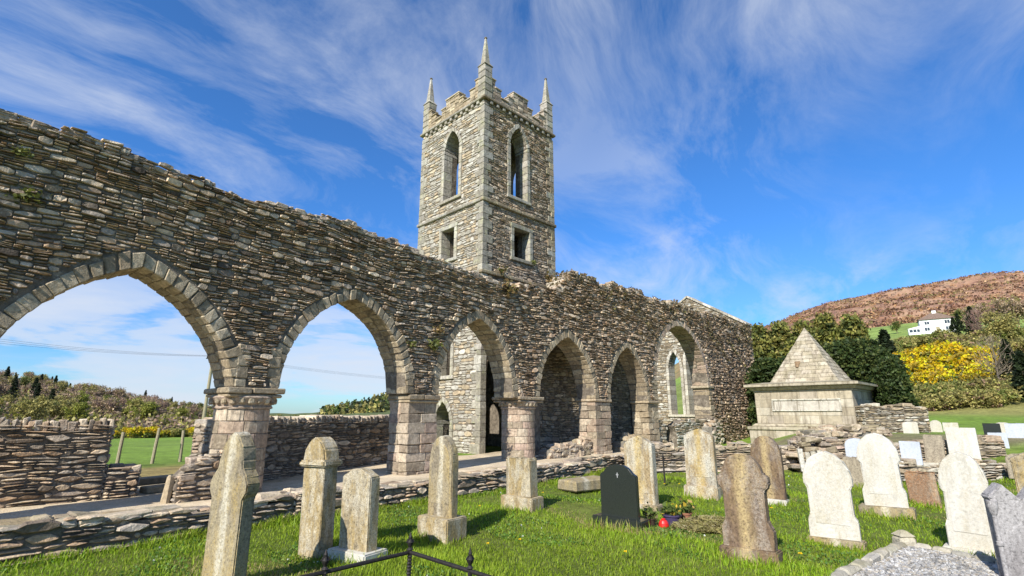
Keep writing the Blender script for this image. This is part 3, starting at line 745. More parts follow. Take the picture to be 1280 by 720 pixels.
# ------------------------------------------------------------------ tower
tw = thing('church_tower', 'tall square stone tower with corner pinnacles and stepped battlements', 'tower', (*T0, 0))
TS = 5.0
def face_holes(front):
    hs = [Hole(1.98, 3.02, 8.84, 10.36, 0, .2), Hole(1.78, 2.92 if not front else 3.0, 11.98, 14.75, 1.05, .2)]
    return hs
SH = [Hole(1.98, 3.10, 8.84, 10.36, 0, .2), Hole(1.75, 2.95, 11.95, 14.75, 1.1, .2), Hole(.32, 4.4, -.3, 3.2, 2.06, .0)]
WH = [Hole(2.0, 3.0, 8.83, 10.38, 0, .2), Hole(1.8, 3.0, 11.98, 14.6, 1.1, .2), Hole(2.03, 2.97, 3.28, 4.6, .85, .2), Hole(1.95, 3.05, -.3, 1.15, 1.0, .22)]
zt16 = lambda u: 16.5
mb = MB()
holed_wall(mb, PS, 0, TS, -.3, zt16, .8, SH)
holed_wall(mb, PW, .8, TS - .8, -.3, zt16, .8, WH)
PN = frame(T0 + tb * (TS - .8), ta, n2); PEa = frame(T0 + ta * TS, tb, d2)
holed_wall(mb, PN, 0, TS, -.3, zt16, .8, [Hole(1.75, 2.95, 11.95, 14.75, 1.1)])
holed_wall(mb, PEa, .8, TS - .8, -.3, zt16, .8, [Hole(1.8, 3.0, 11.98, 14.6, 1.1)])
mb.hexes(hexbox(PS, .805, TS - .805, [7.6, 11.2, 16.2], [7.8, 11.4, 16.4], -TS + .805, -.805), 0, (.1, .09, .08))  # unseen roof and floor slabs added to darken the window openings
mb.build('wall_core', M['mortar'], tw)
mb = MB()
cells = rubble_cells(.02, TS - .02, -.1, 16.45, SH, band=(.1, .22), seg=(.16, .42), rows=(1, 3)); stones(mb, PS, cells, (.008, .04), .009, .016, tint=wall_tint(len(cells), .12), warp=.03)
cells = rubble_cells(.02, TS - .02, -.1, 16.45, WH, band=(.13, .28), seg=(.2, .55), rows=(1, 2)); stones(mb, PW, cells, (.01, .035), .007, .014, tint=pick(np.concatenate([TAN * 1.2, PALE * .84, PALE * .76, PALE * .9]), len(cells)), warp=.02, tilt=.4)
mb.build('rubble_facing', M['rubble_far'], tw)
# dressed quoins
QP = PALE * .66
for cn in range(3):
    mb = MB(); z = .0; k = 0
    while z < 16.22:
        h = min(random.uniform(.22, .4), 16.24 - z); la, lb = (random.uniform(.4, .6), random.uniform(.22, .32)) if k % 2 else (random.uniform(.22, .32), random.uniform(.4, .6))
        if cn == 0 and z < 5.3: la = .28
        if cn == 0: q = hexbox(PS, -.05, la, z + .004, z + h - .004, -lb, .05)
        elif cn == 1: q = hexbox(PS, TS - la, TS + .05, z + .004, z + h - .004, -.3, .045)
        else: q = hexbox(PW, TS - la, TS + .05, z + .004, z + h - .004, -.3, .045)
        mb.hexes(q + rng.normal(0, .006, (1, 8, 3)), .012, pick(np.concatenate([QP, TAN]) if cn == 1 else QP, 1)); z += h; k += 1
    mb.build('corner_stones', M['greenish'], tw)
def ringstone(P, h, pal, t=.2):
    mb = MB()
    if h.rise: arch_ring(mb, P, h, t, .8, 7, pal, .06, 1, .015)
    else: mb.hexes(hexbox(P, h.a - .22, h.b + .22, h.zs - .01, h.zs + .2, -.3, .065), .02, pick(pal, 1))
    for (x0, x1) in ((h.a - t, h.a + .012), (h.b - .012, h.b + t)):
        z = max(h.zb, 0)
        while z < h.zs - .02:
            hh_ = min(random.uniform(.3, .5), h.zs - z); mb.hexes(hexbox(P, x0, x1, z + .003, z + hh_ - .003, -.5, .06) + rng.normal(0, .003, (1, 8, 3)), .015, pick(pal, 1)); z += hh_
    if h.zb > 0: mb.hexes(hexbox(P, h.a - t - .05, h.b + t + .05, h.zb - .16, h.zb + .006, -.5, .1), .02, pick(pal, 1))
    return mb.build('window_surround' if h.zb > 0 else 'door_surround', M['greenish'], tw)
for h in SH[:2]: ringstone(PS, h, PALE * .74)
for h in WH: last = ringstone(PW, h, PALE * .80)
mb = MB()
for k in range(8): tube(mb, [tuple(PW(np.float64(2.05 + k * .13), 0., -.4)), tuple(PW(np.float64(2.05 + k * .13), 1.15, -.4))], .014)
tube(mb, [tuple(PW(np.float64(1.96), 1.05, -.4)), tuple(PW(np.float64(3.04), 1.05, -.4))], .016); tube(mb, [tuple(PW(np.float64(1.96), .2, -.4)), tuple(PW(np.float64(3.04), .2, -.4))], .016)
mb.build('iron_gate', M['iron'], tw)
def string(z, h, out, name):
    mb = MB(); xs = np.linspace(-out, TS + out, 7)
    for a, e in zip(xs[:-1], xs[1:]):
        mb.hexes(hexbox(PS, a + .002, e - .002, z, z + h, -.1, out), .03, pick(TAN * .8 if name != 'parapet_string' else TAN * .7, 1))
    xs = np.linspace(.1, TS + out, 7)
    for a, e in zip(xs[:-1], xs[1:]):
        mb.hexes(hexbox(PW, a + .002, e - .002, z, z + h, -.1, out), .03, pick(PALE * .66, 1))
    mb.build(name, M['greenish'], tw)
string(11.13, .16, .12, 'string_course'); string(7.68, .15, .14, 'string_course'); string(16.44, .14, .16, 'parapet_string')
for P_ in (PS, PW):
    for u_ in np.arange(.3, 4.8, .42):
        mb = MB(); mb.hexes(hexbox(P_, u_, u_ + .16, 16.27, 16.435, .03, .13), .015, pick(PALE * .7, 1)); mb.build('corbel', M['greenish'], tw)
mb = MB()
PN2 = frame(T0 + tb * TS, ta, -n2)
for P_, pal in ((PS, SLATE), (PW, TAN), (PEa, SLATE), (PN2, SLATE)):
    zc = [(.3, .7, 17.75), (.7, 1.1, 17.35), (1.1, 1.6, 16.95), (1.6, 1.95, 17.3), (1.95, 3.05, 17.72), (3.05, 3.4, 17.3), (3.4, 3.9, 16.95), (3.9, 4.3, 17.35), (4.3, 4.7, 17.75)]
    for a, e, zt_ in zc:
        z = 16.582
        while z < zt_ - .03:
            h = min(random.uniform(.12, .22), zt_ - z)
            n_ = max(1, int((e - a) / .3)); xs = np.linspace(a, e, n_ + 1)
            mb.hexes(hexbox(P_, xs[:-1] + .003, xs[1:] - .003, z, z + h - .005, -.38, .03) + rng.normal(0, .012, (n_, 8, 3)), .015, pick(pal, n_)); z += h
        mb.hexes(hexbox(P_, a - .03, e + .03, zt_, zt_ + .08, -.42, .07) + rng.normal(0, .008, (1, 8, 3)), .02, pick(pal * 1.15, 1))
mb.build('battlements', M['rubble_far'], tw)
for (u_, v_) in ((.2, .2), (TS - .2, .2), (.2, TS - .2), (TS - .2, TS - .2)):
    c = T0 + ta * u_ + tb * v_; Pp = frame(c, ta, n2); mb = MB()
    z = 16.585
    for k in range(5):
        mb.hexes(hexbox(Pp, -.26, .26, z + .003, z + .36, -.26, .26) + rng.normal(0, .01, (1, 8, 3)), .03, pick(PALE * .72, 1)); z += .363
    C = P_ = Pp(np.array([-.3, .3, -.3, .3, -.17, .17, -.17, .17]), np.array([z] * 4 + [z + .22] * 4), np.array([-.3, -.3, .3, .3, -.17, -.17, .17, .17])); mb.hexes(C[None], .02, pick(PALE * .72, 1)); z += .22
    for k in range(4):
        r0, r1 = .165 - .03 * k, .165 - .03 * (k + 1); hs = .36
        C = Pp(np.array([-r0, r0, -r0, r0, -r1, r1, -r1, r1]), np.array([z] * 4 + [z + hs] * 4), np.array([-r0, -r0, r0, r0, -r1, -r1, r1, r1])); mb.hexes(C[None], .008, pick(PALE * .75, 1)); z += hs
    mb.hexes(hexbox(Pp, -.07, .07, z, z + .1, -.07, .07), .03, pick(TAN * .5, 1))
    mb.build('pinnacle', M['greenish'], tw)

# ------------------------------------------------------------------ low and boundary walls
def line_wall(name, label, p0, p1, top, w=.5, bot=-.2, coping=None, pal=SLATE, mat='rubble', seg=(.2, .6), rows=(1, 3), ends=True, depth=(.02, .08), z0=0., group=None):
    p0, p1 = np.array(p0, float), np.array(p1, float); Ld = np.linalg.norm(p1 - p0); u = (p1 - p0) / Ld; n = np.array([u[1], -u[0]])
    P = frame(p0, u, n); t = thing(name, label, 'stone wall', (*((p0 + p1) / 2), z0), group)
    mb = MB(); holed_wall(mb, P, 0, Ld, bot, lambda x: top(x) - .07, w, step=.2); mb.build('wall_core', M['mortar'], t)
    mb = MB(); mx = max(top(x) for x in np.linspace(0, Ld, 40))
    cells = rubble_cells(0, Ld, bot, mx + .1, (), top, band=(.08, .19), seg=seg, rows=rows, minh=.035); stones(mb, P, cells, depth, .008, .018, tint=wall_tint(len(cells)) if pal is SLATE else pick(pal, len(cells)), warp=.04, tilt=1.1, cut=.5, jit=.18)
    for pe, ue, ne in ((p0, -n, -u), (p1 - n * 0, -n, u)):
        Pe = frame(pe, ue, ne); te = top(0) if ne is not u and np.allclose(ne, -u) else top(Ld)
        cells = rubble_cells(0, w, bot, te, band=(.14, .28), seg=(.15, .4)); stones(mb, Pe, cells, (.01, .05), .008, .016, tint=pick(pal, len(cells)), warp=.03)
    mb.build('rubble_facing', M[mat], t)
    mb = MB()
    if coping == 'upright':
        x = 0; C = []
        while x < Ld - .03:
            ww = random.uniform(.06, .12); hh = random.uniform(.16, .235); z = top(min(x + .05, Ld)) - .08; ln = random.uniform(-.03, .03)
            cc = hexbox(P, x + .004, x + ww - .004, z, z + hh, -w - .03 + random.uniform(0, .06), .05 - random.uniform(0, .05))[0]
            cc[4:] += np.array([*(u * ln), 0]); C.append(cc + rng.normal(0, .012, (8, 3))); x += ww
        mb.hexes(np.array(C), .015, pick(pal, len(C))); mb.build('upright_coping', M[mat], t)
    elif coping == 'flat':
        x = 0; C = []
        while x < Ld - .05:
            ww = min(random.uniform(.16, .6), Ld - x); z = top(x + ww / 2) - .07
            sp = random.uniform(-.65, -.35) * w
            for (a, e) in ((-w - .03, sp), (sp, .06)):
                hh = random.uniform(.03, .085); cc = hexbox(P, x + .006, x + ww - .006, z, z + hh, a + .006, e - .006 - random.uniform(0, .05))[0]; C.append(cc + rng.normal(0, .02, (8, 3)))
            x += ww
        mb.hexes(np.array(C), .025, pick(pal * 1.1, len(C))); mb.build('capping_stones', M['cap'], t)
    else:
        m = int(Ld * 9); uu = rng.uniform(0, Ld - .1, m); zt = np.array([top(min(x, Ld)) for x in uu]); dd = rng.uniform(-w, -.05, m)
        C = hexbox(P, uu, np.minimum(uu + rng.uniform(.12, .4, m), Ld), zt - .12, zt - .05 + rng.uniform(.0, .11, m), np.maximum(dd - .15, -w), np.minimum(dd + .2, .04)); C += rng.normal(0, .018, C.shape)
        mb.hexes(C, .02, pick(pal, m)); mb.build('loose_top', M[mat], t)
    return t, P
def ptD(s, D): return tuple(s * d1 - D * n1)
line_wall('low_wall', 'low mossy rubble wall along the foot of the arches, left of the tall pointed stone', ptD(-3, 8.35), ptD(4.6, 8.0), lambda x: .37 + .05 * math.sin(x * 1.7), .62, coping='flat')
line_wall('low_wall', 'low mossy rubble wall running past the square arcade pier to the round column', ptD(4.62, 7.97), ptD(9.4, 7.42), lambda x: .38 + .04 * math.sin(x * 1.5 + 1), .6, coping='flat')
line_wall('low_wall', 'low mossy rubble wall below the chancel arches behind the flat grave slab', ptD(9.42, 7.40), ptD(15.9, 7.25), lambda x: .40 + .04 * math.sin(x * 1.9), .6, coping='flat')
line_wall('low_wall', 'dark rubble wall with pale blocks behind the iron railing of a grave', (3.35, 15.1), (8.25, 15.5), lambda x: .72 + .05 * math.sin(x * 2.3), .55, pal=np.concatenate([SLATE, TAN]))
line_wall('terrace_wall', 'broken reddish rubble wall behind the white pointed gravestones', (8.3, 15.55), (13.9, 15.05), lambda x: .84 + .10 * math.sin(x * 1.6) + .06 * math.sin(x * 4.1), .6, pal=np.concatenate([TAN, SLATE, PINK]))
line_wall('stub_wall', 'pale end of a rubble wall standing against the pyramid tomb', (14.9, 22.2), (17.4, 22.0), lambda x: 1.95 - .10 * max(0, x - 1.7) + .05 * math.sin(x * 5), .7, bot=.0, pal=np.concatenate([PALE, TAN]), mat='rubble_far', z0=.7)
# roadside wall behind the nave
line_wall('boundary_wall', 'high rubble wall with upright coping stones at the far left', (-11.2, 7.5), (-7.86, 10.42), lambda x: 1.40 + .02 * math.sin(x * 3), .55, coping='upright')
line_wall('boundary_wall', 'lower broken end of the left rubble wall beside the field gateway', (-7.84, 10.44), (-7.45, 10.8), lambda x: .62 - .1 * x, .5)
line_wall('boundary_wall', 'rubble wall with jagged upright coping seen through the second arch from the left', (-6.64, 11.72), (-3.3, 20.4), lambda x: 1.42 + .02 * math.sin(x * 2), .55, coping='upright')
line_wall('arcade_stub', 'broken stack of slate rubble leaning on the round arcade column', tuple(P1(np.float64(4.0), 0., -.02)[:2]), tuple(P1(np.float64(4.72), 0., -.02)[:2]), lambda x: .5 + .42 * min(1, x / .5) + .05 * math.sin(x * 9), .4)
# threshold of the gateway
mb = MB(); Pg = frame((-7.42, 11.0), (.5, .866), (.866, -.5))
mb.hexes(hexbox(Pg, .05, 1.5, .03, .16, -.35, 0), .02, pick(TAN, 1)); mb.hexes(hexbox(Pg, .0, 1.55, .16, .3, -.75, -.36), .02, pick(TAN, 1))
st = mb.build('stone_step', M['cap'], org=(-7.3, 11.4, 0)); tag(st, 'pair of shallow stone steps in the gateway to the field', 'steps')
mb = MB(); Pg2 = frame(P1(np.float64(3.86), 0., -.12)[:2], d1, n1); cc = hexbox(Pg2, 0, .13, -.05, .52, -.22, .0); mb.hexes(cc + rng.normal(0, .02, cc.shape), .03, pick(TAN, 1))
tag(mb.build('standing_stone', M['dressed'], org=tuple(P1(np.float64(3.92), 0., -.24))), 'short upright block at the right side of the field gateway', 'stone block')

def rubble_pile(name, label, P, u0, u1, d0, d1_, h, n=60, pal=TAN):
    n *= 4
    mb = MB(); C = []
    for k in range(n):
        f = random.random(); a = random.uniform(u0, u1 - .2); e = a + random.uniform(.14, .45); dd = random.uniform(d0, d1_ - .15)
        q = 1 - abs(2 * (a - u0) / (u1 - u0) - 1) ** 3; z = f * h * q; hh = random.uniform(.04, .13)
        C.append(hexbox(P, a, min(e, u1), z - .05, z + hh, dd, min(dd + random.uniform(.15, .4), d1_))[0] + rng.normal(0, .03, (8, 3)))
    mb.hexes(hexbox(P, u0 + .1, u1 - .1, -.1, h * .7, d0 + .08, d1_ - .08), .05, (.2, .18, .15))
    mb.hexes(np.array(C), .03, pick(pal, n)); o = mb.build(name, M['cap'], org=tuple(P(np.float64((u0 + u1) / 2), 0., (d0 + d1_) / 2)))
    return tag(o, label, 'rubble')
rubble_pile('fallen_masonry', 'long rough block of masonry lying in the taller dark arch', P2, 14.6, 16.7, -.8, -.1, .45, 40, SLATE)
rubble_pile('fallen_masonry', 'low heap of rubble at the foot of the pier between the dark arches', P2, 16.45, 17.45, -.85, -.2, .6, 26, np.concatenate([TAN * .8, SLATE]))
rubble_pile('fallen_masonry', 'small heap of masonry at the foot of the narrow dark arch', P2, 19.5, 21.4, -.85, -.1, .65, 40, TAN)
# sill wall of the wide arch with a niche
sw = thing('sill_wall', 'low pale masonry wall filling the foot of the wide arch, with a round headed niche', 'ruined wall', tuple(P2(np.float64(25.), 0., -.4)))
NH = Hole(23.2, 24.2, -.2, .55, .62, .0); tops = lambda u: 1.28 - .25 * (22.9 < u < 24.6) + .1 * math.sin(u * 5)
mb = MB(); Psw = frame(P2(np.float64(0), 0., -.12)[:2], d2, n2); holed_wall(mb, Psw, 22.4, 27.95, -.2, lambda u: tops(u) - .08, .7, [NH], step=.15); mb.build('wall_core', M['mortar'], sw)
mb = MB(); cells = rubble_cells(22.42, 27.93, -.1, 1.4, [NH], tops, seg=(.25, .7), rows=(1, 2)); stones(mb, Psw, cells, tint=pick(np.concatenate([TAN, PALE]), len(cells))); mb.build('rubble_facing', M['rubble_far'], sw)
rubble_pile('fallen_masonry', 'stack of loose flat stones at the right foot of the wide arch', P2, 26.9, 28.3, -.6, .5, 1.35, 50, np.concatenate([SLATE, PALE]))
for (a, e, y0, y1, h_, lab) in ((9.2, 12.6, 16.6, 17.6, .2, 'long spread of tumbled stones on the bank in front of the pyramid tomb'), (10.5, 13.4, 18.6, 19.8, .3, 'low scatter of stones close under the plinth of the pyramid tomb')):
    Pz0 = frame((0, 0), (1, 0), (0, -1)); zb = float(H((a + e) / 2, (y0 + y1) / 2)); Pzz = lambda u, v, d, P_=Pz0, z_=zb: P_(u, np.asarray(v, float) + z_, d)
    rubble_pile('fallen_masonry', lab, Pzz, a, e, -y1, -y0, h_, 60, np.concatenate([TAN, SLATE, PINK]))
# heap of slabs below the pyramid tomb
hp = thing('slab_heap', 'heap of stacked stones and leaning slabs in front of the pyramid tomb', 'rubble', (8.7, 15.2, 0)); Ph = frame((8.0, 15.25), (.985, -.17), (-.17, -.985))
mb = MB()
for k in range(46):
    a = random.uniform(-.25, 1.2); z = random.choice([0, .1, .2, .3, .42, .55, .7, .85]); lim = .9 - abs(a - .45) * .9
    if z > max(lim, .1) + .1: continue
    cc = hexbox(Ph, a, a + random.uniform(.2, .45), z, z + random.uniform(.1, .17), random.uniform(-.4, -.1), random.uniform(.12, .26))[0]; mb.hexes((cc + rng.normal(0, .02, (8, 3)))[None], .025, pick(np.concatenate([TAN, SLATE]), 1))
mb.build('rubble', M['cap'], hp)
for a in (.05, .22, .38, .55):
    mb = MB(); cc = hexbox(Ph, a, a + .13, .05, .62 + random.uniform(-.06, .05), .30, .38)[0]; cc[4:] += np.array([.02, .1, 0]); mb.hexes((cc + rng.normal(0, .008, (8, 3)))[None], .015, pick(PALE * .85, 1)); mb.build('leaning_slab', M['dressed'], hp)

# ------------------------------------------------------------------ pyramid mausoleum
MC = np.array([14.86, 22.42]); MS = 4.6; base_m = .2
mm = MC + tb * MS / 2 + ta * MS / 2
ms_ = thing('mausoleum', 'pale square stone tomb topped by a stone pyramid', 'mausoleum', (*mm, base_m))
Pm = frame(mm, ta, n2)           # u = along the side, d = towards the graveyard
faces4 = [frame(mm, tb, -ta), frame(mm, ta, n2), frame(mm, tb, ta), frame(mm, ta, -n2)]
MPAL0 = PALE[0] * np.array([.80, .76, .69])
def slab(half, z0, z1, name, bev=.03, mat='lime', half2=None):
    mb = MB(); h2_ = half2 or half
    C = Pm(np.array([-half, half, -half, half, -h2_, h2_, -h2_, h2_]), np.array([z0] * 4 + [z1] * 4), np.array([-half, -half, half, half, -h2_, -h2_, h2_, h2_]))
    mb.hexes(C[None], bev, MPAL0); return mb.build(name, M[mat], ms_)
hb = 2.05
MPAL = PALE * np.array([.86, .81, .74])
def coursed(halff, z0, z1, hc, name, seg=(.5, .95), proud=.012, core=True, bev=.008, pal=MPAL):
    mb = MB()
    C = Pm(np.array([-1, 1, -1, 1] * 2) * np.array([halff(z0)] * 4 + [halff(z1)] * 4), np.array([z0] * 4 + [z1] * 4), np.array([-1, -1, 1, 1] * 2) * np.array([halff(z0)] * 4 + [halff(z1)] * 4))
    mb.hexes(C[None], 0, (.3, .27, .21))
    n = max(1, round((z1 - z0) / hc)); zs = np.linspace(z0, z1, n + 1)
    for P_ in faces4:
        for za, ze in zip(zs[:-1], zs[1:]):
            ha, he = halff(za), halff(ze); x = -ha + random.uniform(-.3, 0) * (ha > .4)
            while x < ha:
                w_ = random.uniform(*seg); a, e = max(x, -ha), min(x + w_, ha); x += w_
                if e - a < .05: continue
                fa = np.array([a, e, a, e, a * he / ha, e * he / ha, a * he / ha, e * he / ha]); pz = proud + rng.uniform(-.006, .008)
                g_ = .004
                fa = fa + np.array([g_, -g_] * 4)
                mb.hexes(P_(fa, np.array([za + g_] * 4 + [ze - g_] * 4), np.array([ha - .05, ha - .05, ha + pz, ha + pz, he - .05, he - .05, he + pz, he + pz]))[None], bev, pick(pal, 1, .07))
    return mb.build(name, M['lime'], ms_)
coursed(lambda z: 2.36, base_m - .5, .86, .36, 'plinth'); slab(2.44, .862, 1.02, 'plinth_step'); slab(2.30, 1.022, 1.16, 'plinth_step', .05, half2=2.16)
coursed(lambda z: hb, 1.162, 2.62, .36, 'body')
slab(2.10, 2.622, 2.70, 'cornice', .02); slab(2.17, 2.702, 2.86, 'cornice', .04, half2=2.3); slab(2.42, 2.862, 3.0, 'cornice', .02); slab(2.44, 3.001, 3.1, 'cornice', .01, half2=1.7)
coursed(lambda z: 1.46 * (5.85 - z) / (5.85 - 3.09), 3.09, 5.7, .19, 'pyramid', (.25, .6), .02, bev=.014)
slab(.085, 5.7, 5.85, 'pyramid_tip', .01, half2=.02)
Pf = faces4[0]; mb = MB()
cu = -.15; w2, za, ze = 1.45, 1.72, 2.28
for (a, e, z0, z1) in ((cu - w2, cu + w2, ze - .07, ze), (cu - w2, cu + w2, za, za + .07), (cu - w2, cu - w2 + .07, za + .072, ze - .072), (cu + w2 - .07, cu + w2, za + .072, ze - .072)):
    mb.hexes(hexbox(Pf, a, e, z0, z1, hb - .02, hb + .075), .015, PALE[2])
mb.hexes(hexbox(Pf, cu - w2 + .072, cu + w2 - .072, za + .072, ze - .072, hb - .02, hb + .028), .005, PALE[4]); mb.build('inscription_panel', M['lime'], ms_)
mb = MB(); zc = 3.95; hh_ = 1.46 * (5.85 - zc) / 2.76
C = Pf(np.array([-.06, .06, -.06, .06, -.14, .14, -.14, .14]) + .25, np.array([zc - .16] * 4 + [zc + .16] * 4), np.array([hh_ + .0, hh_ + .0, hh_ + .17, hh_ + .17, hh_ - .12, hh_ - .12, hh_ - .01, hh_ - .01])); mb.hexes(C[None], .03, (.24, .16, .09)); mb.build('carved_shield', M['dressed'], ms_)

# ------------------------------------------------------------------ gravestones
def outline_pts(half, w, h):
    if half is None:
        L_ = [(-.5, .83), (-.52, .835), (-.52, .86), (-.40, .98), (-.28, .85), (-.25, .84), (-.06, 1.06), (.1, 1.16)]
        return [(.5, 0), (.5, .83), (.45, .84)] + [(x, z) for x, z in L_[::-1]][0:] + [(-.5, 0)]
    r = [(x * w, z * h) for x, z in half]; l = [(-x, z) for x, z in r[::-1] if x > 1e-6]
    return r + l
PROF = {
 'gothic': [(.5, 0), (.5, .66), (.475, .76), (.41, .855), (.29, .935), (.14, .985), (0, 1)],
 'pointed': [(.5, 0), (.5, .62), (.46, .74), (.36, .86), (.2, .955), (0, 1)],
 'gable': [(.5, 0), (.5, .87), (.4, .905), (.18, .97), (0, 1)],
 'lowgable': [(.5, 0), (.5, .9), (.14, 1), (0, 1)],
 'stump': [(.5, 0), (.49, .95), (.44, 1), (.1, .985), (0, 1)],
 'ogee': [(.5, 0), (.5, .80), (.47, .812), (.41, .83), (.37, .87), (.29, .94), (.16, .988), (0, 1)],
 'shouldered': [(.5, 0), (.5, .20), (.435, .27), (.435, .56), (.5, .61), (.5, .69), (.46, .79), (.36, .89), (.2, .965), (0, 1)],
 'cusped': [(.5, 0), (.5, .2), (.41, .28), (.41, .60), (.48, .63), (.52, .69), (.5, .76), (.41, .78), (.37, .86), (.27, .95), (.12, .99), (0, 1)],
 'lobed': [(.46, 0), (.46, .58), (.55, .62), (.57, .67), (.5, .72), (.38, .765), (.36, .82), (.30, .90), (.16, .97), (0, 1)],
 'slab': [(.5, 0), (.5, .985), (.485, 1), (0, 1)],
 'curved': [(.5, 0), (.5, .82), (.4, .93), (.22, .985), (0, 1)],
 'peak': [(.5, 0), (.5, .84), (.54, .85), (.54, .89), (.3, .95), (0, 1)],
}
def extrude_poly(pts, t, bev=.012, rough=0., sub=0):
    bm = bmesh.new(); vs = [bm.verts.new((x, -t / 2, z)) for x, z in pts]; f = bm.faces.new(vs)
    ex = bmesh.ops.extrude_face_region(bm, geom=[f]); bmesh.ops.translate(bm, verts=[v for v in ex['geom'] if isinstance(v, bmesh.types.BMVert)], vec=(0, t, 0))
    bmesh.ops.recalc_face_normals(bm, faces=bm.faces)
    bmesh.ops.bevel(bm, geom=[e for e in bm.edges if not (abs(e.verts[0].co.z) < 1e-4 and abs(e.verts[1].co.z) < 1e-4)], offset=bev, segments=2, affect='EDGES', clamp_overlap=True)
    if rough:
        for v in bm.verts: v.co += Vector(rng.normal(0, rough, 3))
    return bm
def bm_obj(bm, name, mat, parent):
    me = bpy.data.meshes.new(name); bm.to_mesh(me); bm.free(); me.materials.append(mat); o = bpy.data.objects.new(name, me); COL.objects.link(o); o.parent = parent; return o
def box_bm(w_, d_, z0, z1, bev=.015, taper=1., rough=.004):
    bm = bmesh.new(); bmesh.ops.create_cube(bm, size=1)
    for v in bm.verts:
        k = taper if v.co.z > 0 else 1; v.co = Vector((v.co.x * w_ * k, v.co.y * d_ * k, z1 if v.co.z > 0 else z0)) + Vector(rng.normal(0, rough, 3))
    bmesh.ops.bevel(bm, geom=list(bm.edges), offset=bev, segments=2, affect='EDGES'); return bm
GRAVES = []
def headstone(label, x, y, th, w_, h, t=.12, prof='gothic', mat='grey', plinth=None, tilt=(0, 0), rough=.003, z=None, group=None, name='gravestone'):
    z = float(H(x, y)) if z is None else z
    r = thing(name, label, 'gravestone', (x, y, z - .03)); r.rotation_euler = (R(tilt[0]), R(tilt[1]), R(-th))
    if group: r['group'] = group
    m_ = GM.get(mat) or M[mat]; z0 = 0.
    if plinth:
        pw, pd, ph = plinth[:3]; pm = plinth[3] if len(plinth) > 3 else mat
        bm_obj(box_bm(pw, pd, -.15, ph + .03), 'plinth', GM.get(pm) or M[pm], r); z0 = ph + .03
    bm = extrude_poly(outline_pts(PROF[prof], w_, h - z0 + .03 if plinth else h + .03), t, rough=rough)
    bmesh.ops.translate(bm, verts=bm.verts, vec=(0, 0, z0 + .0005 if plinth else -.12 * 0))
    bm_obj(bm, 'slab', m_, r)
    if prof in ('gothic', 'gable', 'shouldered') and w_ > .45 and label.find('tiny') < 0:
        hs = (h - z0 + .03 if plinth else h + .03); bm = extrude_poly(outline_pts(PROF['gothic' if prof != 'gable' else 'gable'], w_ * (.68 if prof == 'shouldered' else .78), hs * .74), .012, .004)
        bmesh.ops.translate(bm, verts=bm.verts, vec=(0, -t / 2, z0 + hs * .16)); bm_obj(bm, 'raised_panel', m_, r)
    GRAVES.append((x, y, max(w_, .4)))
    return r
g1 = headstone('tall narrow grey headstone with white lichen streak, cut off at the bottom left', -2.66, 5.21, 25, .46, 1.42, .15, 'lobed', 'grey')
g2 = headstone('tan headstone with a small moulded gabled cap and flared foot near the low wall', -2.31, 6.56, 30, .36, 1.04, .20, 'slab', 'tan', tilt=(0, -1.5))
bm_obj(box_bm(.42, .26, -.1, .16, .03, .82), 'flared_foot', GM['tan'], g2)
bm = box_bm(.46, .29, 1.045, 1.12, .02); bm_obj(bm, 'moulding', GM['tan'], g2)
bm = extrude_poly(outline_pts([(.5, 0), (.44, .45), (.25, .82), (0, 1)], .40, .27), .23, .02); bmesh.ops.translate(bm, verts=bm.verts, vec=(0, 0, 1.121)); bm_obj(bm, 'gabled_cap', GM['tan'], g2)
headstone('short tan pointed headstone on a rough pale base behind the iron rail', -1.75, 6.32, 32, .48, .98, .15, 'lowgable', 'tan', (.62, .36, .12, 'white'), (0, -.8))
headstone('tall grey gothic pointed headstone on a square plinth in front of the low wall', -.97, 7.66, 38, .47, 1.36, .13, 'gothic', 'grey', (.58, .40, .28, 'tan'))
headstone('square stump of a broken headstone on a stepped plinth', .17, 9.31, 40, .54, .82, .2, 'stump', 'tan', (.68, .34, .2, 'tan'), rough=.008)
headstone('tall yellow lichened headstone with pointed top just behind the black one', 2.33, 9.77, 40, .56, 1.26, .15, 'gable', 'orange', (.72, .34, .1, 'grey'))
g7 = headstone('polished black granite headstone with curved top', 1.55, 7.86, 42, .60, .86, .07, 'ogee', 'granite', (.80, .30, .15, 'granite'), rough=0)
mb = MB(); Pk = frame((0, 0), (1, 0), (0, -1))
mb.hexes(hexbox(Pk, [-.006, -.02], [.006, .02], [.71, .745], [.78, .757], .036, .0385), .0, (.35, .35, .35)); o = mb.build('inlaid_cross', M['lime'], fix=False); o.parent = g7
headstone('orange streaked headstone with low pointed top and plinth before the dark rubble wall', 3.81, 10.84, 42, .60, 1.3, .14, 'gable', 'orange', (.68, .3, .2, 'orange'))
headstone('brownish shouldered headstone with rounded top and yellow lichen down its middle', 2.69, 6.29, 40, .55, 1.14, .14, 'cusped', 'purple', (.62, .24, .13, 'purple'), (-2, -1))
headstone('dark headstone with orange lichen half hidden behind the brownish shouldered one', 4.79, 10.10, 42, .54, 1.2, .13, 'gothic', 'purple', (.6, .26, .09, 'white'))
headstone('large white marble pointed headstone, left of the two beside the low rubble wall', 4.28, 7.34, 40, .58, 1.19, .1, 'shouldered', 'white', (.66, .22, .09, 'grey'), (-1.5, -.5))
headstone('large white marble pointed headstone with brown weathering around its top, on a grey plinth', 6.0, 8.77, 42, .58, 1.25, .11, 'shouldered', 'white', (.72, .3, .12, 'grey'), (-2, -1))
headstone('white marble pointed headstone partly hidden by the grey marble one at the right edge', 5.51, 6.66, 45, .46, 1.18, .11, 'shouldered', 'white', (.56, .24, .07, 'white'), (0, 1.5))
headstone('grey brown stump between two white pointed headstones', 7.94, 12.44, 44, .46, .66, .14, 'stump', 'brown', rough=.008)
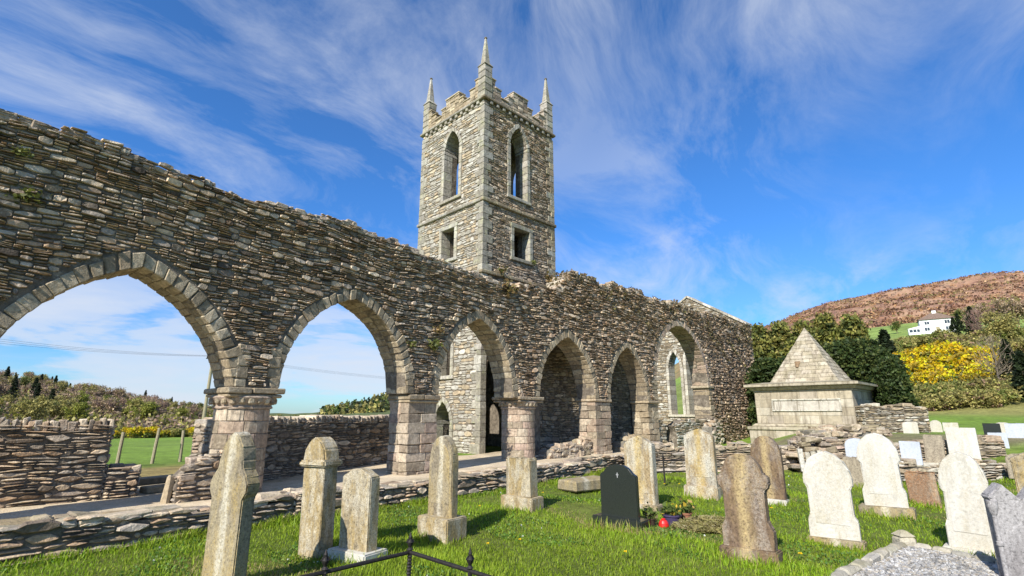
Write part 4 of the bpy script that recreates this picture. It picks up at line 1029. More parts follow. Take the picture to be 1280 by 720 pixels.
headstone('small bluish white headstone with curved top behind a brown stump', 9.25, 14.35, 46, .52, .95, .08, 'curved', 'bluish')
headstone('small square bluish white slab against the broken wall', 9.99, 13.4, 46, .42, .52, .06, 'slab', 'bluish', z=.42)
headstone('rust stained stump of a headstone standing in the grass', 7.44, 9.85, 42, .44, .6, .13, 'stump', 'rust', (.5, .24, .05, 'rust'), rough=.009)
headstone('brown grey square headstone leaning in the broken wall', 10.92, 13.83, 44, .40, .68, .16, 'stump', 'brown', tilt=(-3, 2), z=.4)
headstone('tall plain white slab leaning back on the broken wall', 12.37, 14.63, 44, .66, .88, .12, 'slab', 'white', tilt=(-6, 0), z=.36)
mb = MB(); Pz = frame((9.6, 13.1), (.7, -.7), (-.7, -.7)); P9 = frame((10.0, 13.0), (.75, -.66), (-.66, -.75))
line_wall('terrace_wall', 'low edge of rubble under the bluish slab', (9.0, 13.15), (12.9, 13.6), lambda x: .42 + .06 * math.sin(x * 3), .8, pal=np.concatenate([TAN, SLATE, PALE]))
# grey marble stone at the right edge: slab with a little column on its edge
PROF['twin'] = None
g19 = headstone('grey veined marble monument with gabled edge pier, cut off at the right edge', 5.26, 5.33, 20, 1.0, 1.0, .17, 'twin', 'marble')
mb = MB(); lathe(mb, 0, 0, [(.035, 0), (.035, .1), (.02, .12), (.02, .40), (.03, .41), (.03, .44), (.02, .45), (.02, .68), (.03, .70), (.045, .76), (.045, .82)], 14); o = mb.build('edge_shaft', GM['marble'], fix=False); o.parent = g19; o.location = (-.50, -.07, 0)
headstone('yellow lichened headstone with moulded gable top at the right edge, behind the marble one', 7.35, 7.55, 40, .5, 1.05, .16, 'peak', 'tan')
for (lb, x, y, w_, h_, pf, mt) in (
  ('tiny white rounded headstone beside the end of the rubble wall, far graveyard', 16.0, 21.24, .5, .46, 'curved', 'white'),
  ('tiny white arched headstone, middle of the three in the far graveyard', 18.33, 22.86, .4, .50, 'gothic', 'white'),
  ('tiny low white slab right of the arched one in the far graveyard', 19.71, 23.76, .55, .38, 'slab', 'white'),
  ('tiny white slab in front of a black headstone near the right edge', 14.4, 15.75, .42, .42, 'slab', 'bluish'),
  ('tiny white headstone behind the black one near the right edge', 17.83, 19.2, .46, .46, 'curved', 'white'),
  ('tiny pale grey wide headstone at the far right edge', 16.4, 17.2, .55, .46, 'slab', 'bluish'),
  ('tiny brown rounded headstone at the far right edge below the grey one', 12.2, 12.9, .5, .55, 'curved', 'brown'),
  ('tiny black headstone between white ones near the right edge', 15.44, 17.03, .42, .46, 'slab', 'granite')):
    headstone(lb, x, y, 43, w_, h_, .1, pf, mt, z=float(H(x, y)) + (.1 if y < 13.5 else 0))
# flat slab
mb = MB(); Pl = frame((1.6, 12.0), (.80, .60), (.60, -.80)); cc = hexbox(Pl, -.55, .6, .0, .2, -.3, .3); cc[:, 4:] += np.array([0, 0, .03]); mb.hexes(cc + rng.normal(0, .01, cc.shape), .03, (.4, .38, .32))
tag(mb.build('ledger_slab', GM['grey'], org=(1.6, 12, 0)), 'flat grey grave slab lying in the grass before the low wall', 'grave slab')
# kerbed grave
kg = thing('kerbed_grave', 'kerbed grave plot filled with pale stone chips at the bottom right', 'grave', (4.9, 6.3, 0)); K0 = np.array([4.85, 6.88]); ku = np.array([-.78, -.63]); kv = np.array([.42, -.907])
Pk1 = frame(K0, ku, np.array([-.67, .74])); Pk2 = frame(K0, kv, np.array([.907, .42]))
mb = MB()
for P_, Ln in ((Pk1, 2.6), (Pk2, 1.7)):
    xs = np.linspace(.1, Ln, 9)
    for a, e in zip(xs[:-1], xs[1:]): mb.hexes(hexbox(P_, a + .006, e - .006, -.05, .10, -.065, .065) + rng.normal(0, .013, (1, 8, 3)), .03, pick(PALE * .85, 1))
mb.build('kerb', M['cap'], kg)
mb = MB(); Pc_ = frame(K0, (1, 0), (0, -1)); mb.hexes(hexbox(Pc_, -.1, .1, -.05, .15, -.1, .1) + rng.normal(0, .006, (1, 8, 3)), .03, PALE[1]); C = Pc_(np.array([-.1, .1, -.1, .1, -.03, .03, -.03, .03]), np.array([.15] * 4 + [.215] * 4), np.array([-.1, -.1, .1, .1, -.03, -.03, .03, .03])); mb.hexes(C[None], .012, PALE[1])
mb.build('corner_block', M['cap'], kg)
mb = MB(); q = [K0 + ku * .05 + kv * .05, K0 + ku * 2.6 + kv * .05, K0 + ku * 2.6 + kv * 1.7, K0 + ku * .05 + kv * 1.7]; mb.add([(*p, .035) for p in q], [np.array([[0, 1, 2, 3]])], (.3, .29, .27))
n = 9000; ca, cb = rng.uniform(.07, 2.5, n), rng.uniform(.07, 1.65, n); c0 = np.stack([K0[0] + ku[0] * ca + kv[0] * cb, K0[1] + ku[1] * ca + kv[1] * cb, .04 + .018 * np.sin(ca * 5) * np.sin(cb * 4) + rng.uniform(0, .012, n)], 1)
bx_ = np.array([[(-1, 1)[k & 1], (-1, 1)[k >> 1 & 1], (-1, 1)[k >> 2]] for k in range(8)]) * .5
mb.hexes(c0[:, None, :] + bx_[None] * rng.uniform(.012, .034, (n, 1, 3)) + rng.normal(0, .004, (n, 8, 3)), 0, pick(np.array([(.36, .35, .33), (.48, .47, .45), (.28, .27, .26), (.40, .36, .30)]), n))
mb.build('stone_chips', M['rubble_far'], kg)

# ------------------------------------------------------------------ ironwork
def finial(mb, x, y, z):
    lathe(mb, x, y, [(.012, z), (.03, z + .012), (.012, z + .03), (.026, z + .06), (.03, z + .075), (.012, z + .095), (.016, z + .115), (.003, z + .155)], 10)
    for a in range(4):
        dx, dy = math.cos(a * 1.57 + .4) * .033, math.sin(a * 1.57 + .4) * .033; tube(mb, [(x, y, z + .05), (x + dx, y + dy, z + .075), (x + dx * .4, y + dy * .4, z + .1)], .007, 5)
def rail(name, label, pts, z, posts, mids=()):
    t = thing(name, label, 'railing', (*pts[len(pts) // 2][:2], 0))
    for a, e in zip(pts[:-1], pts[1:]):
        for zz_ in (z, *mids):
            mb = MB(); tube(mb, [(*a, zz_), (*e, zz_)], .017, 8); mb.build('rail', M['iron'], t)
    for p in posts:
        mb = MB(); hz = float(H(*p)); tube(mb, [(*p, hz - .1), (*p, z + .02)], .018, 8)
        for k in range(14): lathe(mb, p[0], p[1], [(.018, hz + .02 + k * .027), (.024, hz + .03 + k * .027), (.018, hz + .04 + k * .027)], 8)
        finial(mb, p[0], p[1], z + .01); mb.build('post', M['iron'], t)
rail('grave_railing', 'rusty iron grave railing with knobbed finials at the bottom edge', [(-2.3, 3.5), (-1.46, 4.39), (-.91, 4.98), (-.33, 4.42), (.3, 3.8)], .42, [(-1.46, 4.39), (-.91, 4.98), (-.33, 4.42)])
rail('grave_railing', 'low black iron railing in front of the dark rubble wall', [(2.62, 12.4), (3.3, 12.55), (4.5, 12.8)], .55, [(2.7, 12.42), (3.55, 12.6), (4.4, 12.78)], (.3,))

# ------------------------------------------------------------------ leaves, trees, shrubs
def leaves(mb, C, size, tint, flat=.0, elong=1.5):
    m = len(C); a = rng.normal(0, 1, (m, 3)); a[:, 2] *= (1 - flat); a /= np.linalg.norm(a, axis=1, keepdims=True)
    c = rng.normal(0, 1, (m, 3)); c -= (c * a).sum(1, keepdims=True) * a; c /= np.linalg.norm(c, axis=1, keepdims=True)
    s_ = (size * rng.uniform(.6, 1.35, m))[:, None] if np.isscalar(size) else size[:, None]
    V = np.stack([C - a * s_ * elong * .5, C + c * s_ * .5, C + a * s_ * elong * .5, C - c * s_ * .5], 1).reshape(-1, 3)
    mb.add(V, [np.arange(m * 4).reshape(m, 4)], np.repeat(tint, 4, 0))
def clumpy(n_cl, per, shape, lobes=None, sig=.13):
    """points in clumps; shape() returns a random clump centre"""
    cs = np.array([shape() for _ in range(n_cl)]); sc = rng.uniform(.6, 1.3, n_cl)
    idx = np.repeat(np.arange(n_cl), per); return cs[idx] + rng.normal(0, 1, (len(idx), 3)) * (sig * sc[idx])[:, None] * np.array([1, 1, .75]), idx
def tints(idx, n_cl, pal, v=.22):
    pal = np.array(pal); t = pal[rng.integers(0, len(pal), n_cl)] * rng.uniform(.65, 1.35, (n_cl, 1)); return np.clip(t[idx] * (1 + rng.normal(0, v, (len(idx), 1))), .004, .7)
def ball():
    p = rng.normal(0, 1, 3); p /= np.linalg.norm(p); return p * rng.uniform(.35, 1) ** .5
def limbs(mb, h, r0, n=6, spread=.3, top=.8, seed=0):
    tube(mb, [(0, 0, -.05 * h), (.01 * h, 0, h * .3), (.0, .015 * h, h * .6), (.01 * h, 0, h * top)], [r0, r0 * .8, r0 * .5, r0 * .15], 7)
    for k in range(n):
        a = 2.4 * k + rng.uniform(0, .6); z = h * rng.uniform(.25, .6); l = spread * h * rng.uniform(.7, 1.1)
        tube(mb, [(0, 0, z), (math.cos(a) * l * .5, math.sin(a) * l * .5, z + l * .35), (math.cos(a) * l, math.sin(a) * l, z + l * .8)], [r0 * .45, r0 * .3, r0 * .08], 5)
PROTO = {}
def proto(key, name, h, crown_fn, trunk=True, r0=.12, **kw):
    root = thing(name, 'prototype', 'tree'); mb = MB(); crown_fn(mb); mb.build('crown', M['leaf'], root, fix=False)
    if trunk: mb = MB(); limbs(mb, h, r0, **kw); mb.build('trunk', M['bark'], root)
    PROTO[key] = root
def broad(pal, n_cl=85, per=26, size=.20, lob=.0):
    def f(mb):
        lo = [(rng.uniform(-.9, .9), rng.uniform(-.9, .9), rng.uniform(2.4, 4.6), rng.uniform(.9, 1.5)) for _ in range(7)]
        def sh():
            l = lo[rng.integers(0, len(lo))]; p = ball() * l[3]; p[2] *= .8; return p + np.array(l[:3])
        P, idx = clumpy(n_cl, per, sh, sig=.30); leaves(mb, P, size, tints(idx, n_cl, pal))
    return f
def conifer(pal, hgt=6., rad_=1.4, n=2600, size=.22, droop=.25):
    def f(mb):
        nb = 150; z = np.sort(rng.uniform(.06, 1, nb)); a = rng.uniform(0, 6.28, nb); L_ = rad_ * (1 - z) ** .85 * rng.uniform(.6, 1.15, nb) + .06
        idx = rng.integers(0, nb, n); t = rng.uniform(.12, 1, n) ** .7
        P = np.stack([np.cos(a[idx]) * L_[idx] * t, np.sin(a[idx]) * L_[idx] * t, z[idx] * hgt - droop * L_[idx] * t + rng.normal(0, .06, n)], 1) + rng.normal(0, .07, (n, 3)); leaves(mb, P, size, tints(idx, nb, pal), .55, 2.0)
    return f
def column(pal, hgt=5., rad_=1.1, n_cl=230, per=26, size=.14, pw=2.2):
    def f(mb):
        def sh():
            z = rng.uniform(.0, 1); rr = rad_ * (1 - z ** pw) ** .6 * rng.uniform(.62, 1.05); a = rng.uniform(0, 6.28); return np.array([math.cos(a) * rr, math.sin(a) * rr, z * hgt + .1])
        P, idx = clumpy(n_cl, per, sh, sig=.17); leaves(mb, P, size, tints(idx, n_cl, pal), 0, 1.7)
    return f
def bush(pal, w_=1.6, hgt=1.9, n_cl=90, per=24, size=.13, pal2=None, f2=.0):
    def f(mb):
        lo = [(rng.uniform(-1, 1) * w_ * .6, rng.uniform(-1, 1) * w_ * .5, rng.uniform(.25, .62) * hgt, rng.uniform(.35, .6)) for _ in range(8)]
        def sh():
            l = lo[rng.integers(0, len(lo))]; p = ball() * l[3] * w_ * .9; p[2] *= .7; q = p + np.array(l[:3]); q[2] = abs(q[2]); return q
        P, idx = clumpy(n_cl, per, sh, sig=.16); t = tints(idx, n_cl, pal)
        if pal2 is not None:
            up = P[:, 2] + rng.normal(0, .2 * hgt, len(P)) > hgt * f2; t2 = tints(idx, n_cl, pal2, .15); t = np.where(up[:, None], t2, t)
        leaves(mb, P, size, t)
    return f
def twiggy(pal, n=420, hgt=5.):
    def f(mb):
        a = rng.uniform(0, 6.28, n); z = rng.uniform(.35, .95, n) * hgt; rr = rng.uniform(.1, 1, n) * 1.5 * np.sin(np.clip((z / hgt - .2) / .85, 0, 1) * 3.14) ** .7
        C = np.stack([np.cos(a) * rr, np.sin(a) * rr, z], 1); d = C - np.array([0, 0, hgt * .3]); d /= np.linalg.norm(d, axis=1, keepdims=True); d += rng.normal(0, .35, (n, 3))
        s_ = np.cross(d, rng.normal(0, 1, (n, 3))); s_ /= np.linalg.norm(s_, axis=1, keepdims=True); L_ = rng.uniform(.25, .6, (n, 1))
        V = np.stack([C - d * L_ * .5 - s_ * .022, C - d * L_ * .5 + s_ * .022, C + d * L_ * .5], 1).reshape(-1, 3); t = np.array(pal)[rng.integers(0, len(pal), n)]
        mb.add(V, [np.arange(n * 3).reshape(n, 3)], np.repeat(t, 3, 0))
    return f
BROWN = [(.31, .20, .13), (.37, .27, .18), (.28, .19, .14), (.40, .30, .19)]; OLIVE = [(.26, .23, .07), (.32, .28, .09), (.20, .19, .06), (.36, .31, .10)]
GREEN = [(.10, .145, .03), (.14, .18, .04), (.08, .115, .03)]; FRESH = [(.24, .25, .04), (.20, .23, .04), (.28, .27, .05)]; DARK = [(.018, .03, .012), (.03, .045, .016), (.022, .034, .016)]; YEL = [(.80, .53, .012), (.62, .38, .01), (.85, .60, .02), (.34, .25, .03)]; SPR = [(.035, .05, .022), (.05, .065, .028), (.04, .05, .03)]
YEW = [(.035, .058, .015), (.06, .088, .022), (.09, .11, .028), (.04, .065, .018)]; LCON = [(.20, .20, .045), (.14, .155, .035), (.26, .23, .06), (.08, .10, .028)]
proto('brown', 'bare_tree', 5.5, broad(BROWN), True, .14); proto('brown2', 'bare_tree', 5.5, broad(BROWN[::-1][:3] + OLIVE[:1]), True, .14)
proto('olive', 'broadleaf_tree', 5.5, broad(OLIVE), True, .14); proto('green', 'broadleaf_tree', 5.5, broad(GREEN + OLIVE[:1]), True, .14); proto('fresh', 'broadleaf_tree', 5.5, broad(FRESH), True, .12)
proto('conifer', 'conifer', 6., conifer(SPR), True, .1, n=0, top=.95); proto('darkcon', 'conifer', 6, conifer(DARK + SPR[:1], 6, 1.9, 4200, .2, .3), True, .1, n=0, top=.95)
proto('lightcon', 'conifer', 6.6, column(LCON, 6.6, 1.5, 330, 26, .15, 1.5), True, .14, n=0, top=.6); proto('yew', 'yew_tree', 5., column(YEW, 5., .95, 420, 30, .12, 5.0), True, .14, n=0, top=.6)
proto('gorse', 'gorse_bush', 2, bush(GREEN + OLIVE, 1.7, 2., 150, 28, .13, YEL, .45), False); proto('gorse2', 'gorse_bush', 2, bush(OLIVE, 1.7, 2., 150, 28, .13, YEL + OLIVE[:1], .5), False)
proto('shrub', 'shrub', 1.8, bush([(.13, .17, .035), (.17, .20, .045), (.22, .23, .06)] + OLIVE, 1.6, 1.8, 120, 26, .13), False); proto('shrub2', 'shrub', 1.8, bush(OLIVE + [(.36, .29, .10), (.30, .28, .08)] + BROWN[:1], 1.6, 1.8, 120, 26, .13), False); proto('shrub3', 'shrub', 1.8, bush(BROWN + OLIVE[:2], 1.6, 1.6, 120, 24, .12), False)
proto('twig', 'bare_tree', 5.2, twiggy([(.3, .25, .16), (.25, .2, .13), (.32, .24, .17)]), True, .09, n=9, spread=.32); proto('pink', 'bare_tree', 5.2, twiggy([(.33, .19, .15), (.36, .24, .18)], 700), True, .08, n=8)
used = set()
def plant(key, loc, s, label, cat, group=None, sz=None, rot=None):
    if key not in used: o = PROTO[key]; used.add(key)
    else: o = copy_tree(PROTO[key])
    o.location = loc; o.scale = (s, s, sz or s); o.rotation_euler = (0, 0, rng.uniform(0, 6.28) if rot is None else rot); o['label'] = label; o['category'] = cat
    if group: o['group'] = group
    elif 'group' in o: del o['group']
    return o
# wooded hill on the left, seen through the first arch
LW = {'brown': ('bare purplish brown tree on the wooded hill seen through the left arch', 'brown trees of the wooded hill'), 'brown2': ('bare tan brown tree on the wooded hill seen through the left arch', 'tan trees of the wooded hill'), 'olive': ('olive budding tree on the wooded hill seen through the left arch', 'olive trees of the wooded hill'),
      'green': ('green broadleaf tree on the wooded hill seen through the left arch', 'green trees of the wooded hill'), 'conifer': ('dark pointed conifer on the wooded hill seen through the left arch', 'conifers of the wooded hill'), 'fresh': ('fresh yellow green tree at the foot of the wooded hill', 'fresh green trees of the wooded hill')}
for k in range(290):
    r_ = 98 + (k / 290) ** .85 * 172; A_ = -rng.uniform(26.5, 50)
    if r_ > 180 and A_ > -30: continue
    x, y = r_ * math.sin(R(A_)), r_ * math.cos(R(A_)); key = rng.choice(['brown', 'brown2', 'olive', 'green', 'conifer', 'fresh'], p=[.32, .26, .19, .09, .09, .05] if r_ > 125 else [.2, .22, .28, .06, .02, .22])
    plant(key, (x, y, float(H(x, y)) - .3), rng.uniform(.5, .95) * (1.1 if A_ < -34 else .8), LW[key][0], 'tree', LW[key][1])
mb = MB(); n = 2600; r_ = rng.uniform(96, 275, n); A_ = np.radians(-rng.uniform(26.5, 51, n)); kx, ky = r_ * np.sin(A_), r_ * np.cos(A_)
idx = np.repeat(np.arange(n), 12); P_ = np.stack([kx[idx], ky[idx], H(kx, ky)[idx] + .9], 1) + rng.normal(0, 1, (len(idx), 3)) * np.array([1.1, 1.1, .65]); leaves(mb, P_, .42, tints(idx, n, BROWN + OLIVE + FRESH[:1])); tag(mb.build('undergrowth', M['leaf'], fix=False), 'tangled scrub filling the wooded hill between its trees', 'scrub', None, 'stuff')
# low trees and hedge behind the field
for px in range(118, 275, 12):
    key = 'shrub' if px in (118, 154, 226, 262) else 'gorse'; x, y, z = at(px, 72 + rng.uniform(-2, 2)); plant(key, (x, y, z - .1), rng.uniform(.5, .8), {'gorse': 'yellow flowering gorse bush in the hedge along the field', 'shrub': 'green bush in the hedge along the field'}[key], 'bush', {'gorse': 'gorse in the field hedge', 'shrub': 'green bushes in the field hedge'}[key])
for px in (345, 372, 392, 418, 440, 470):
    x, y, z = at(px, 105 + rng.uniform(-8, 8)); plant('olive' if px % 4 else 'green', (x, y, z - .5), rng.uniform(.4, .6), 'small distant tree just above the wall coping in the second arch', 'tree', 'small trees beyond the second arch')
# far-off wooded ridge in the second arch: one mass
mb = MB(); pts = []; ii = []; k = 0
for _ in range(420):
    A_ = -rng.uniform(6, 20); r_ = rng.uniform(430, 720); x, y = r_ * math.sin(R(A_)), r_ * math.cos(R(A_)); z = float(H(x, y)); hh = rng.uniform(5, 9)
    pc = rng.normal(0, 1, (16, 3)) * np.array([2.2, 2.2, 1.]); zf = rng.uniform(0, 1, 16); pc[:, :2] *= (1.1 - zf)[:, None]; pc[:, 2] = zf * hh; pts.append(pc + np.array([x, y, z])); ii.append(np.full(16, k)); k += 1
leaves(mb, np.concatenate(pts), 2.2, tints(np.concatenate(ii), k, GREEN + OLIVE + SPR)); tag(mb.build('distant_wood', M['leaf'], fix=False), 'far off wooded ridge seen low in the second arch', 'wood', None, 'stuff')
# trees behind the mausoleum
for (px, r_, s, sz, lab) in ((948, 48, 1.1, 1.27, 'light green conifer directly right of the chancel wall end, back row'), (976, 50, 1.2, 1.30, 'light green conifer left of the pyramid tip, back row'), (1004, 47, 1.1, 1.22, 'light green conifer directly behind the pyramid tip'), (1034, 49, 1.25, 1.32, 'light green conifer right of the pyramid tip, back row'), (1066, 50, 1.2, 1.28, 'light green conifer behind the tall dark yew, back row')):
    x, y, z = at(640 + (px - 640) * 1.035, r_); plant('lightcon', (x, y, z - .3), s, lab, 'tree', None, sz)
for (px, r_, s, sz, lab) in ((958, 35, 1.15, .88, 'dark yew between the chancel wall and the pyramid, nearer the wall'), (985, 35, 1.15, .86, 'dark yew partly hidden by the left slope of the pyramid'), (1042, 35, .95, .92, 'dark yew touching the right slope of the pyramid'), (1062, 34.5, 1.0, .97, 'tall dark yew just right of the pyramid, left of the tallest pair'), (1082, 34.2, 1.0, .95, 'tall dark yew right of the pyramid, right of the tallest pair'), (1098, 33, .9, .84, 'medium dark yew at the right end of the yew row'), (1110, 31, .7, .70, 'low dark yew beside the stub wall of the tomb')):
    x, y, z = at(640 + (px - 640) * 1.025, r_); plant('yew', (x, y, z - .25), s, lab, 'tree', None, sz)
x, y, z = at(1122, 75); plant('darkcon', (x, y, z - .3), 1.25, 'dark blue green spruce standing alone above the yews', 'tree')
for (px, r_, s, lab) in ((1215, 150, .75, 'small dark spruce below the white house, lower right'), (1240, 150, 1.1, 'dark spruce right of the white house'), (1222, 182, .85, 'dark bushy conifer close to the right of the white house'), (1276, 75, .9, 'large dark conifer at the right edge, upper'), (1292, 66, .8, 'dark conifer cut off by the right edge, lower')):
    x, y, z = at(px, r_); plant('darkcon', (x, y, z - .3), s, lab, 'tree')
# gorse bank
for (px, r_, s) in ((1122, 76, 1.5), (1140, 80, 1.7), (1158, 78, 1.7), (1178, 82, 1.9), (1200, 82, 1.9), (1220, 84, 1.9), (1150, 72, 1.4), (1190, 75, 1.6), (1240, 82, 1.8), (1130, 86, 1.8), (1168, 92, 2.0), (1208, 94, 2.0), (1232, 92, 1.8), (1146, 94, 1.8), (1186, 98, 2.0)):
    x, y, z = at(px, r_); plant('gorse', (x, y, z - .3), s, 'bright yellow gorse bush in the bank of gorse below the white house', 'bush', 'gorse on the bank')
for (px, r_, s) in ((1248, 80, 1.3), (1262, 78, 1.3), (1225, 76, 1.2), (1255, 88, 1.4)):
    x, y, z = at(px, r_); plant('gorse2', (x, y, z - .3), s, 'half green gorse bush at the right end of the yellow bank', 'bush', 'half green gorse')
for (px, r_, s, key) in ((1128, 64, 1.0, 'shrub'), (1145, 63, 1.25, 'shrub2'), (1162, 62, 1.2, 'shrub'), (1178, 61, 1.1, 'shrub2'), (1196, 62, 1.2, 'shrub2'), (1212, 64, 1.25, 'shrub'), (1230, 63, 1.2, 'shrub2'), (1250, 64, 1.15, 'shrub'), (1268, 66, 1.2, 'shrub2'), (1286, 68, 1.2, 'shrub'), (1172, 68, 1.3, 'shrub'), (1205, 70, 1.3, 'shrub'), (1240, 70, 1.3, 'shrub2'), (1275, 74, 1.3, 'shrub2'), (1142, 68, 1.2, 'shrub'), (1110, 66, 1.0, 'shrub2')):
    x, y, z = at(px, r_); plant(key, (x, y, z - .25), s * .9, {'shrub': 'dark green shrub along the field edge below the gorse', 'shrub2': 'olive brown shrub along the field edge below the gorse'}[key], 'bush', {'shrub': 'green shrubs below the gorse', 'shrub2': 'olive shrubs below the gorse'}[key])
for (px, r_, s, key) in ((1118, 105, 1.6, 'shrub'), (1138, 110, 1.7, 'shrub'), (1150, 118, 1.6, 'shrub2'), (1170, 120, 1.7, 'shrub'), (1190, 125, 1.9, 'shrub'), (1206, 118, 1.6, 'shrub2'), (1225, 110, 1.5, 'shrub2'), (1245, 105, 1.7, 'shrub2'), (1265, 100, 1.7, 'shrub'), (1290, 100, 1.8, 'shrub2'), (1255, 122, 1.7, 'shrub2'), (1280, 120, 1.8, 'shrub')):
    x, y, z = at(px, r_); plant(key, (x, y, z - .3), s, {'shrub': 'green shrub on the slope between the gorse and the white house', 'shrub2': 'olive shrub on the slope between the gorse and the white house'}[key], 'bush', {'shrub': 'green shrubs on the house slope', 'shrub2': 'olive shrubs on the house slope'}[key])
for (px, r_, s, key, lab, g_) in ((1240, 190, 1.2, 'brown2', 'bare brown tree on the slope behind the house, right side', 'bare trees above the house'), (1262, 185, 1.3, 'brown2', '', ''), (1285, 180, 1.4, 'brown2', '', ''), (1300, 170, 1.3, 'brown2', '', ''), (1228, 205, 1.1, 'green', 'green tree directly behind the right side of the white house', None), (1278, 120, 1.1, 'olive', 'olive tree high at the right edge', None), (1200, 215, 1.0, 'olive', 'small olive tree on the green field above the house', None), (1140, 200, .8, 'green', 'small green tree left of the white house', None)):
    x, y, z = at(px, r_)
    if key == 'brown2': lab, g_ = 'bare brown tree on the slope behind the house, right side', 'bare trees above the house'
    plant(key, (x, y, z - .4), s, lab, 'tree', g_)
x, y, z = at(1258, 72); plant('twig', (x, y, z - .2), 1.25, 'slender pale leafless tree right of the gorse bank', 'tree')
x, y, z = at(1247, 125); plant('pink', (x, y, z - .2), 1.3, 'pinkish budding leafless tree below the bare trees', 'tree')
for k, o in PROTO.items():
    if k not in used:
        for c in [c for c in COL.objects if c.parent == o]: bpy.data.objects.remove(c)
        bpy.data.objects.remove(o)

# heather and scrub clumps on the moor
mb = MB(); n = 9000; r_ = rng.uniform(262, 640, n); A_ = np.radians(rng.uniform(20, 58, n)); kx, ky = r_ * np.sin(A_), r_ * np.cos(A_); pnz = vnoise(kx * .03, ky * .03, 81) + .7 * vnoise(kx * .09, ky * .09, 82); kp = pnz + rng.normal(0, .7, n) > .05; kx, ky = kx[kp], ky[kp]; n = len(kx)
idx = np.repeat(np.arange(n), 7); P_ = np.stack([kx[idx], ky[idx], H(kx, ky)[idx] + .5], 1) + rng.normal(0, 1, (len(idx), 3)) * np.array([1.3, 1.3, .4]); leaves(mb, P_, 1.0, tints(idx, n, [(.19, .095, .06), (.28, .15, .085), (.14, .08, .05), (.38, .22, .10), (.22, .19, .07), (.45, .30, .16)], .15)); tag(mb.build('heather', M['leaf'], fix=False), 'rusty brown heather and bracken clumps over the moorland hill', 'heather', None, 'stuff')
# white house on the hill
hx, hy, hz = at(1171, 178, 410); hs = thing('house', 'white two storey house with brown hipped roof on the hillside', 'house', (hx, hy, hz)); Pq0 = frame((hx, hy), (.83, -.56), (-.56, -.83)); Pq = lambda u, v, d: Pq0(np.asarray(u, float) * .66, np.asarray(v, float) * .66 + hz, np.asarray(d, float) * .66)
mb = MB(); mb.hexes(hexbox(Pq, -5.5, 5.5, -3, 5.2, -4, 3.5), .03, (.8, .8, .8)); mb.build('wall', M['white_paint'], hs)
mb = MB(); C = Pq(np.array([-6, 6, -6, 6, -1.2, 1.2, -1.2, 1.2]), np.array([5.2] * 4 + [8.3] * 4), np.array([-4.5, -4.5, 4, 4, -.4, -.4, -.1, -.1])); mb.hexes(C[None], 0); rf = mb.build('roof', M['roof_tile'], hs)
mb = MB(); mb.hexes(hexbox(Pq, -.7, .7, 7.7, 9.2, -.6, .2), .03); mb.build('chimney', M['white_paint'], rf)
for (u_, z_, ww, wh) in ((-3.2, 3.2, 1.5, 1.2), (3.2, 3.2, 1.6, 1.4), (-3.4, .7, 1.6, 1.3), (3.2, .7, 1.5, 1.3)):
    mb = MB(); mb.hexes(hexbox(Pq, u_ - ww / 2, u_ + ww / 2, z_, z_ + wh, 3.45, 3.53), .01); wi = mb.build('window', M['glass'], hs)
    mb = MB(); mb.hexes(hexbox(Pq, [u_ - ww / 2 - .12, u_ + ww / 2, u_ - .05], [u_ - ww / 2, u_ + ww / 2 + .12, u_ + .05], z_, z_ + wh, 3.46, 3.6), 0); mb.build('frame', M['white_paint'], wi)
mb = MB(); mb.hexes(hexbox(Pq, -.6, .6, 0, 2.1, 3.46, 3.56), .01); mb.build('door', M['wood'], hs)
mb = MB(); mb.hexes(hexbox(Pq, -9.5, -5.52, -3, 1.9, -1, 3), .02); C = Pq(np.array([-9.7, -5.52, -9.7, -5.52] + [-9.7, -5.52, -9.7, -5.52]), np.array([1.9] * 4 + [2.0, 2.9, 2.0, 2.9]), np.array([-1.2, -1.2, 3.2, 3.2] * 2)); mb.hexes(C[None], 0); sr = mb.build('side_porch', M['white_paint'], hs)
mb = MB(); mb.hexes(hexbox(Pq, [-9.2, -7.9, -6.7], [-8.1, -6.9, -5.8], .5, 1.6, 2.97, 3.05), 0); mb.build('window', M['glass'], sr)

# field posts, pole and wires
for k, (x, y, h_, ln) in enumerate(((-12.2, 16.6, 1.05, .04), (-12.0, 17.9, 1.15, .08), (-11.5, 18.6, 1.05, -.03))):
    mb = MB(); hz = float(H(x, y)); tube(mb, [(x, y, hz - .2), (x + ln * .5, y, hz + h_ * .5), (x + ln, y, hz + h_)], [.055, .05, .048], 8); tag(mb.build('fence_post', M['wood'], org=(x, y, hz)), 'weathered wooden post at the near edge of the green field', 'fence post', 'posts along the field')
pp = at(255, 58); pt = thing('utility_pole', 'wooden utility pole beside the first round column', 'utility pole', pp)
mb = MB(); tube(mb, [(pp[0], pp[1], pp[2] - .5), (pp[0] + .12, pp[1], pp[2] + 8.1)], [.17, .13], 10); mb.build('pole', M['wood'], pt)
mb = MB(); tube(mb, [(pp[0] - .7, pp[1] + .3, pp[2] + 7.7), (pp[0] + .9, pp[1] - .3, pp[2] + 7.7)], .05, 6)
for q in (-.6, 0.1, .8): tube(mb, [(pp[0] + q, pp[1] - q * .4, pp[2] + 7.7), (pp[0] + q, pp[1] - q * .4, pp[2] + 7.95)], .04, 6)
mb.build('crossarm', M['wire'], pt)
far_l = np.array([-46., 34., pp[2] + 8.6]); far_r = np.array([-8., 92., 6.9])
